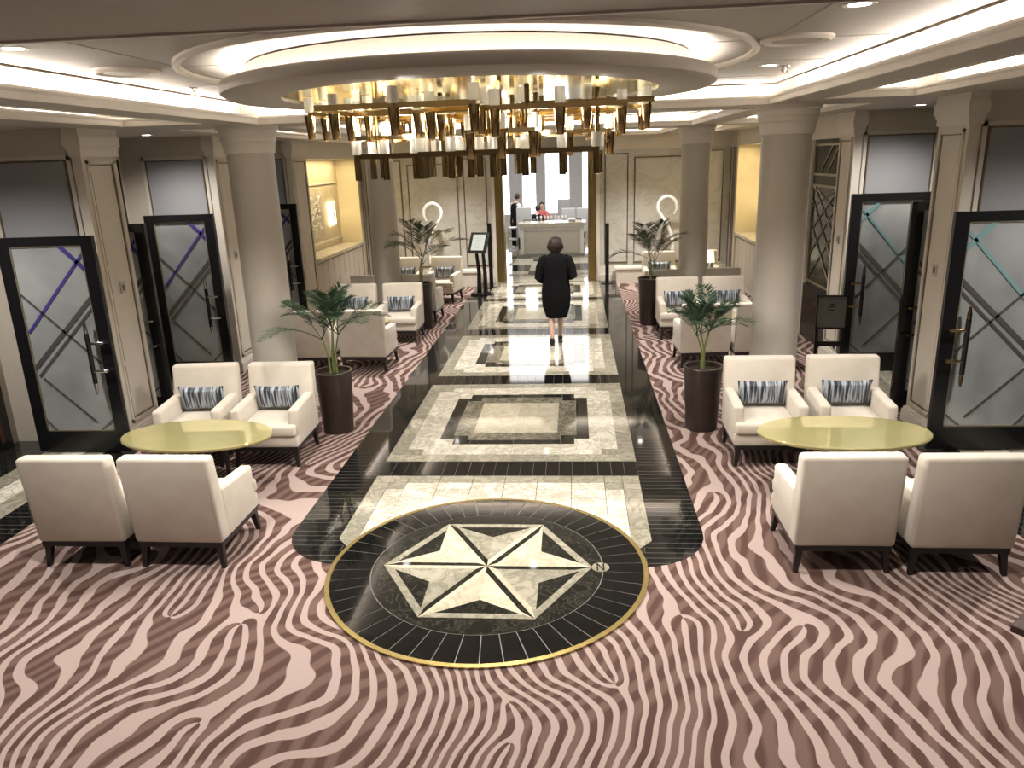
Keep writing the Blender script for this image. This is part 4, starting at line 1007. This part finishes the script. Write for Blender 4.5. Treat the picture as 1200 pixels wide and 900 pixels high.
def loft(bm, rings, n=24):
    """rings: (cx, cy, z, rx, ry)"""
    rows = [[bm.verts.new((cx + rx * math.cos(2 * PI * i / n), cy + ry * math.sin(2 * PI * i / n), z)) for i in range(n)] for cx, cy, z, rx, ry in rings]
    for a, b in zip(rows[:-1], rows[1:]):
        for i in range(n): q = (i + 1) % n; bm.faces.new((a[i], a[q], b[q], b[i]))
    bm.faces.new(rows[0][::-1]); bm.faces.new(rows[-1])
# woman in black walking away
t = thing('person', 'woman with short dark hair in a knee length black dress walking away up the walkway', 'person', (.38, 12.4, .011), .02)
J, E_ = body_rig(hip=((-.09, 0, .86), (.09, 0, .86)), knee=((-.085, -.02, .47), (.07, .09, .47)), ankle=((-.075, -.20, .12), (.055, .19, .09)), toe=((-.075, -.09, .025), (.06, .32, .025)),
                 shoulder=((-.18, 0, 1.36), (.18, 0, 1.36)), elbow=((-.265, -.03, 1.08), (.265, -.05, 1.10)), wrist=((-.20, .17, 1.02), (.17, .18, 1.08)), head=(.0, .03, 1.58), pelvis=(0, 0, .92))
body = skin_body('body', J, E_, 'skin', t)
b_ = bmesh.new(); loft(b_, [(0, .0, 1.475, .07, .065), (0, -.01, 1.45, .12, .085), (0, 0, 1.40, .205, .11), (0, 0, 1.32, .225, .13), (0, 0, 1.18, .215, .14), (0, 0, 1.02, .215, .145), (0, 0, .88, .24, .165), (0, 0, .74, .245, .165), (0, 0, .60, .225, .155), (0, 0, .50, .19, .145), (0, 0, .43, .165, .14)])
for v in b_.verts:
    a = math.atan2(v.co.y, v.co.x)
    if v.co.z < 1.1: v.co.x += .008 * math.sin(7 * a + v.co.z * 6); v.co.y += .008 * math.cos(6 * a)
obj('dress', b_, 'black_cloth', t, True)
for k, s in ((0, -1), (1, 1)):
    e = ((-.275, -.03, 1.08), (.275, -.05, 1.10))[k]; w_ = ((-.215, .13, 1.02), (.19, .14, 1.08))[k]
    b_ = bmesh.new(); add_tube(b_, [(s * .13, 0, 1.39), (s * .19, 0, 1.36), (s * .245, -.01, 1.24), e, tuple(Vector(e).lerp(Vector(w_), .45)), w_], [.07, .085, .078, .07, .066, .06], 14); obj('sleeve', b_, 'black_cloth', t, True)
b_ = bmesh.new(); bmesh.ops.create_icosphere(b_, subdivisions=4, radius=1)
for v in b_.verts:
    c_ = v.co.copy(); f = 1 + .035 * math.sin(c_.x * 17 + c_.z * 5) + .03 * math.sin(c_.z * 13 + c_.x * 8) * math.cos(c_.y * 9)
    y = c_.y * .112 * f; z = c_.z * .135 * f
    if c_.z < -.2: y *= .93
    v.co = Vector((c_.x * .122 * f * (1.10 if c_.z < 0 else 1), min(y, .07) + .0, z + 1.595))
obj('hair', b_, 'hair', t, True)
b_ = bmesh.new(); add_tube(b_, [(.0, .115, 1.59), (0, .14, 1.565), (0, .118, 1.555)], [.008, .012, .01], 8); obj('nose', b_, 'skin', t, True)
for s in (-1, 1): b_ = bmesh.new(); add_lathe(b_, [(.001, -.008), (.009, 0), (.001, .008)], 10, c=(s * .032, .112, 1.6)); obj('eye', b_, 'white', t, True)
b_ = bmesh.new(); add_tube(b_, [(-.02, .114, 1.53), (0, .12, 1.528), (.02, .114, 1.53)], .005, 6); obj('mouth', b_, 'red_cloth', t, True)
b_ = bmesh.new(); add_lathe(b_, [(.062, 1.478), (.068, 1.485), (.062, 1.492)], 24, c=(0, .0, 0), cap=False); obj('necklace', b_, 'chrome', t, True)
for (x, y, ty, lift) in ((-.075, -.2, -.09, .05), (.057, .19, .32, .0)):
    b_ = bmesh.new(); loft(b_, [(x, (y + ty) / 2 + .01, 0 + lift * .2, .04, .115), (x, (y + ty) / 2 + .01, .03 + lift * .4, .042, .118), (x, y + .035, .065 + lift, .036, .07)], 18); obj('shoe', b_, 'woodleg', t, True)

# ================================================================== RESTAURANT BEYOND THE DOORWAY
bm = bmesh.new(); bx(bm, -5, 5, 20, 34, -.12, 0); f3 = struct('floor.004', bm, 'greymarble', 'pale restaurant floor beyond the doorway')
bm = bmesh.new(); bx(bm, -1.2, 1.2, 19.0, 20.0, 0, .008); struct('floor.005', bm, 'whitemarble', 'white marble threshold of the doorway')
root = bpy.data.objects.new('marble_panel', None); C.objects.link(root); root.parent = f3
for j in range(5):
    for i in range(4):
        bm = bmesh.new(); bx(bm, -1.1 + i * .55 + .004, -.55 + i * .55 - .004, 20.3 + j * .65 + .004, 20.95 + j * .65 - .004, 0, .006); obj('tile', bm, ('darkmarble', 'whitemarble')[(i in (1, 2)) and (j in (1, 2, 3)) or (i + j) % 3 == 0 and 1 or 0] if (i in (0, 3)) != (j in (0, 4)) else 'whitemarble', root)
bm = bmesh.new(); bx(bm, -5, 5, 19.3, 34, 3.5, 3.6); struct('ceiling.002', bm, 'trimwhite', 'white restaurant ceiling')
for s, sd in ((-1, 'left'), (1, 'right')):
    bm = bmesh.new(); bx(bm, *sorted((s * 5, s * 5.1)), 19.3, 34, 0, 3.5); struct(f'wall_{sd}', bm, 'trimwhite', f'white {sd} wall of the restaurant')
bm = bmesh.new(); bx(bm, -5, 5, 32.4, 32.5, 0, .7); bx(bm, -5, 5, 32.4, 32.5, 3.3, 3.5)
struct('wall_back', bm, 'trimwhite', 'window wall of the restaurant, sill and header')
# windows
xs = [-5, -1.72, -.99, -.42, .62, 1.1, 5]
glass = bpy.data.materials.new('window_glass'); glass.use_nodes = True; bb = glass.node_tree.nodes['Principled BSDF']; bb.inputs['Transmission Weight'].default_value = 1; bb.inputs['Roughness'].default_value = 0; bb.inputs['IOR'].default_value = 1.02; M['window_glass'] = glass
k = 0
for (x0, x1) in ((-4.9, -1.9), (-1.45, -.82), (-.5, .55), (1.0, 1.9), (2.2, 4.9)):
    k += 1
    bm = bmesh.new(); frame_y(bm, 32.5, x0, x1, .7, 3.3, .05, .1); wn = struct(f'window_{k}', bm, 'white', f'tall bright restaurant window number {k} from the left')
    bm = bmesh.new(); bx(bm, x0 + .05, x1 - .05, 32.44, 32.45, .75, 3.25); obj('glass_pane', bm, 'window_glass', wn)
    bm = bmesh.new(); n = max(1, round((x1 - x0) / .5))
    for q in range(1, n): xx = x0 + (x1 - x0) * q / n; bx(bm, xx - .012, xx + .012, 32.41, 32.47, .7, 3.3)
    if n > 1: obj('mullion', bm, 'greyfab', wn)
    else: bm.free()
for i, (x0, x1) in enumerate(((-1.9, -1.45), (-.82, -.5), (.55, 1.0), (1.9, 2.2))):
    bm = bmesh.new(); bx(bm, x0, x1, 32.3, 32.5, 0, 3.5); struct('wall_back', bm, 'pier_cloth', 'grey pier between restaurant windows, ' + ('leftmost', 'second from the left', 'third from the left', 'rightmost')[i])
bm = bmesh.new(); bx(bm, -5, -4.9, 32.3, 32.5, 0, 3.5); bx(bm, 4.9, 5, 32.3, 32.5, 0, 3.5); struct('wall_back', bm, 'trimwhite', 'end piers of the restaurant window wall')
area('restaurant_fill', (0, 25, 3.45), 6, 6, 200, (1, .97, .93), up=False)  # added fill without a fixture, brightens the far room
# buffet counter
t = thing('buffet_counter', 'white panelled buffet counter with pale stone top straight beyond the doorway', 'counter', (0, 24.0, 0))
bm = bmesh.new(); bx(bm, -.98, .98, -.0, .8, 0.0, .93); obj('cabinet_body', bm, 'white', t)
bm = bmesh.new(); bx(bm, -1.04, 1.04, -.06, .86, .93, 1.03); obj('worktop', bm, 'ledge', t)
bm = bmesh.new(); frame_y(bm, 0, -.86, .86, .12, .82, .03, .02); obj('moulding', bm, 'band', t)
bm = bmesh.new(); bx(bm, -.82, .82, -.01, 0, .16, .78); obj('panel', bm, 'band', t)
bm = bmesh.new(); bx(bm, -.99, .99, -.015, .8, 0, .08); obj('kick_board', bm, 'steel', t)
t = thing('glass_shelf', 'dark trimmed low glass shelf along the back of the buffet counter', 'shelf', (0, 24.6, 1.03))
bm = bmesh.new(); bx(bm, -.9, .9, -.02, .02, .05, .07); bx(bm, -.9, -.88, -.02, .02, 0, .07); bx(bm, .88, .9, -.02, .02, 0, .07); obj('rail', bm, 'blackframe', t)
def goblet_mesh():
    b_ = bmesh.new(); add_lathe(b_, [(.03, 0), (.028, .006), (.006, .012), (.006, .08), (.03, .11), (.034, .16), (.028, .19)], 14, cap=False); return mesh_of('wine_glass', b_, 'white', True)
mg = goblet_mesh()
for i in range(9):
    o = inst('wine_glass', mg, None, (-.45 + i * .11, 24.3 + (i % 3) * .1, 1.03)); tag(o, 'tiny pale glass among those standing on the buffet counter', 'glass', 'glasses on the buffet counter')
b_ = bmesh.new(); add_lathe(b_, [(.06, 0), (.12, .01), (.125, .02)], 20); mp_ = mesh_of('plate', b_, 'white', True)
for i in range(4): o = inst('plate', mp_, None, (.62, 24.25, 1.03 + i * .0205)); tag(o, 'white plate in the small stack at the right end of the buffet counter', 'plate', 'plates stacked on the buffet')
# trolley left of counter
t = thing('service_trolley', 'grey service trolley standing left of the buffet counter', 'trolley', (-1.2, 24.0, 0))
for z in (.2, .55, .9):
    bm = bmesh.new(); bx(bm, -.14, .14, -.25, .25, z, z + .03); obj('tray', bm, 'greyfab', t)
bm = bmesh.new()
for x in (-.13, .13):
    for y in (-.24, .24): bx(bm, x - .01, x + .01, y - .01, y + .01, 0, .95)
obj('frame', bm, 'steel', t)
# dining chairs and tables
def dining_chair(x, y, rz, label, top=1.15):
    t = thing('dining_chair', label, 'chair', (x, y, .001), rz, 'grey dining chairs in the restaurant')
    b_ = rbox(-.25, .25, -.25, -.15, .4, top, .04, 3); obj('backrest', b_, 'greyfab', t, True)
    b_ = rbox(-.25, .25, -.22, .25, .38, .48, .03, 2); obj('seat', b_, 'greyfab', t, True)
    for a, c_ in ((-.2, -.2), (.2, -.2), (-.2, .2), (.2, .2)): b_ = bmesh.new(); bx(b_, a - .02, a + .02, c_ - .02, c_ + .02, 0, .39); obj('leg', b_, 'woodleg', t)
dining_chair(-.98, 26.3, 0, 'grey upholstered dining chair in front of the standing waiter', 1.4)
dining_chair(.50, 27.6, 0, 'grey dining chair with back to us, left of its twin, beyond the buffet', 1.25)
dining_chair(1.02, 27.6, 0, 'grey dining chair with back to us, rightmost beyond the buffet', 1.25)
dining_chair(.33, 30.0, PI, 'grey dining chair facing us against the bright window', 1.42)
for x, y, lab in ((-.5, 28.2, 'round restaurant table with white cloth at the left, seating the dark haired diner'), (.45, 29.0, 'round restaurant table with white cloth at the right, behind the grey chairs')):
    t = thing('dining_table', lab, 'table', (x, y, .001))
    b_ = bmesh.new(); add_lathe(b_, [(.62, .3), (.56, .7), (.55, .75)], 32); obj('tablecloth', b_, 'white_cloth', t, True)
    b_ = bmesh.new(); add_lathe(b_, [(.25, 0), (.04, .04), (.04, .5)], 16); obj('pedestal', b_, 'woodleg', t)
def head_bits(t, hd, hairmat='hair', face=1):
    b_ = bmesh.new(); bmesh.ops.create_icosphere(b_, subdivisions=3, radius=1)
    for v in b_.verts: c_ = v.co.copy(); v.co = Vector((hd[0] + c_.x * .095, hd[1] + (min(c_.y * face, .35) * face) * .11, hd[2] + .03 + c_.z * .11))
    obj('hair', b_, hairmat, t, True)
# waiter
t = thing('person', 'waiter in black waistcoat and white shirt standing at the left beyond the buffet', 'person', (-1.36, 26.9, .001), -.9)
J, E_ = body_rig(hip=((-.09, 0, .9), (.09, 0, .9)), knee=((-.09, .01, .5), (.09, .01, .5)), ankle=((-.09, 0, .08), (.09, 0, .08)), toe=((-.09, .14, .025), (.09, .14, .025)),
                 shoulder=((-.18, .06, 1.45), (.18, .06, 1.45)), elbow=((-.25, .12, 1.2), (.25, .12, 1.2)), wrist=((-.15, .35, 1.12), (.15, .35, 1.12)), head=(0, .16, 1.66), pelvis=(0, 0, .95))
skin_body('body', J, E_, 'skin', t)
b_ = bmesh.new(); loft(b_, [(0, .06, 1.5, .08, .07), (0, .055, 1.46, .18, .1), (0, .04, 1.3, .2, .13), (0, .02, 1.1, .17, .12), (0, 0, .98, .17, .12)]); obj('waistcoat', b_, 'black_cloth', t, True)
for s in (-1, 1):
    b_ = bmesh.new(); add_tube(b_, [(s * .15, .06, 1.46), (s * .2, .07, 1.4), (s * .25, .12, 1.2), (s * .16, .33, 1.13)], [.06, .068, .058, .045], 12); obj('shirt_sleeve', b_, 'white_cloth', t, True)
    b_ = bmesh.new(); add_tube(b_, [(s * .07, 0, 1.0), (s * .09, 0, .85), (s * .09, .01, .5), (s * .09, 0, .06)], [.10, .10, .075, .06], 12); obj('trouser_leg', b_, 'black_cloth', t, True)
head_bits(t, (0, .15, 1.68))
def diner(x, y, rz, label, cloth, hair='hair', lean=0.0):
    t = thing('person', label, 'person', (x, y, .001), rz)
    J, E_ = body_rig(hip=((-.09, .02, .52), (.09, .02, .52)), knee=((-.1, .42, .5), (.1, .42, .5)), ankle=((-.1, .42, .09), (.1, .42, .09)), toe=((-.1, .55, .025), (.1, .55, .025)),
                     shoulder=((-.17, .02 + lean, 1.02), (.17, .02 + lean, 1.02)), elbow=((-.24, .12 + lean, .80), (.24, .12 + lean, .80)), wrist=((-.15, .34 + lean, .82), (.15, .34 + lean, .82)), head=(0, .06 + lean * 1.6, 1.24), pelvis=(0, 0, .55))
    skin_body('body', J, E_, 'skin', t)
    b_ = bmesh.new(); loft(b_, [(0, .03 + lean, 1.08, .08, .07), (0, .02 + lean, 1.04, .18, .1), (0, lean * .6, .88, .19, .12), (0, 0, .7, .18, .13), (0, 0, .5, .19, .15)]); obj('top', b_, cloth, t, True)
    for s in (-1, 1): b_ = bmesh.new(); add_tube(b_, [(s * .14, .02 + lean, 1.03), (s * .2, .04 + lean, .96), (s * .24, .12 + lean, .80), (s * .17, .3 + lean, .82)], [.055, .06, .05, .04], 10); obj('sleeve', b_, cloth, t, True)
    b_ = bmesh.new(); loft(b_, [(0, .0, .56, .17, .13), (0, .0, .44, .18, .14)]); 
    for s in (-1, 1): add_tube(b_, [(s * .08, 0, .52), (s * .1, .42, .5), (s * .1, .42, .1)], [.09, .07, .05], 10)
    obj('trousers', b_, 'darkwood', t, True); head_bits(t, (0, .06 + lean * 1.6, 1.25), hair)
diner(-.62, 27.1, -.2, 'seated diner in dark clothes leaning over the left restaurant table', 'black_cloth', lean=.12)
diner(-.5, 29.3, PI, 'seated diner in a red top facing us across the left restaurant table', 'red_cloth')
diner(1.3, 28.2, .9, 'seated diner with grey hair and pink top at the right doorway edge', 'pink_cloth', 'greyfab')
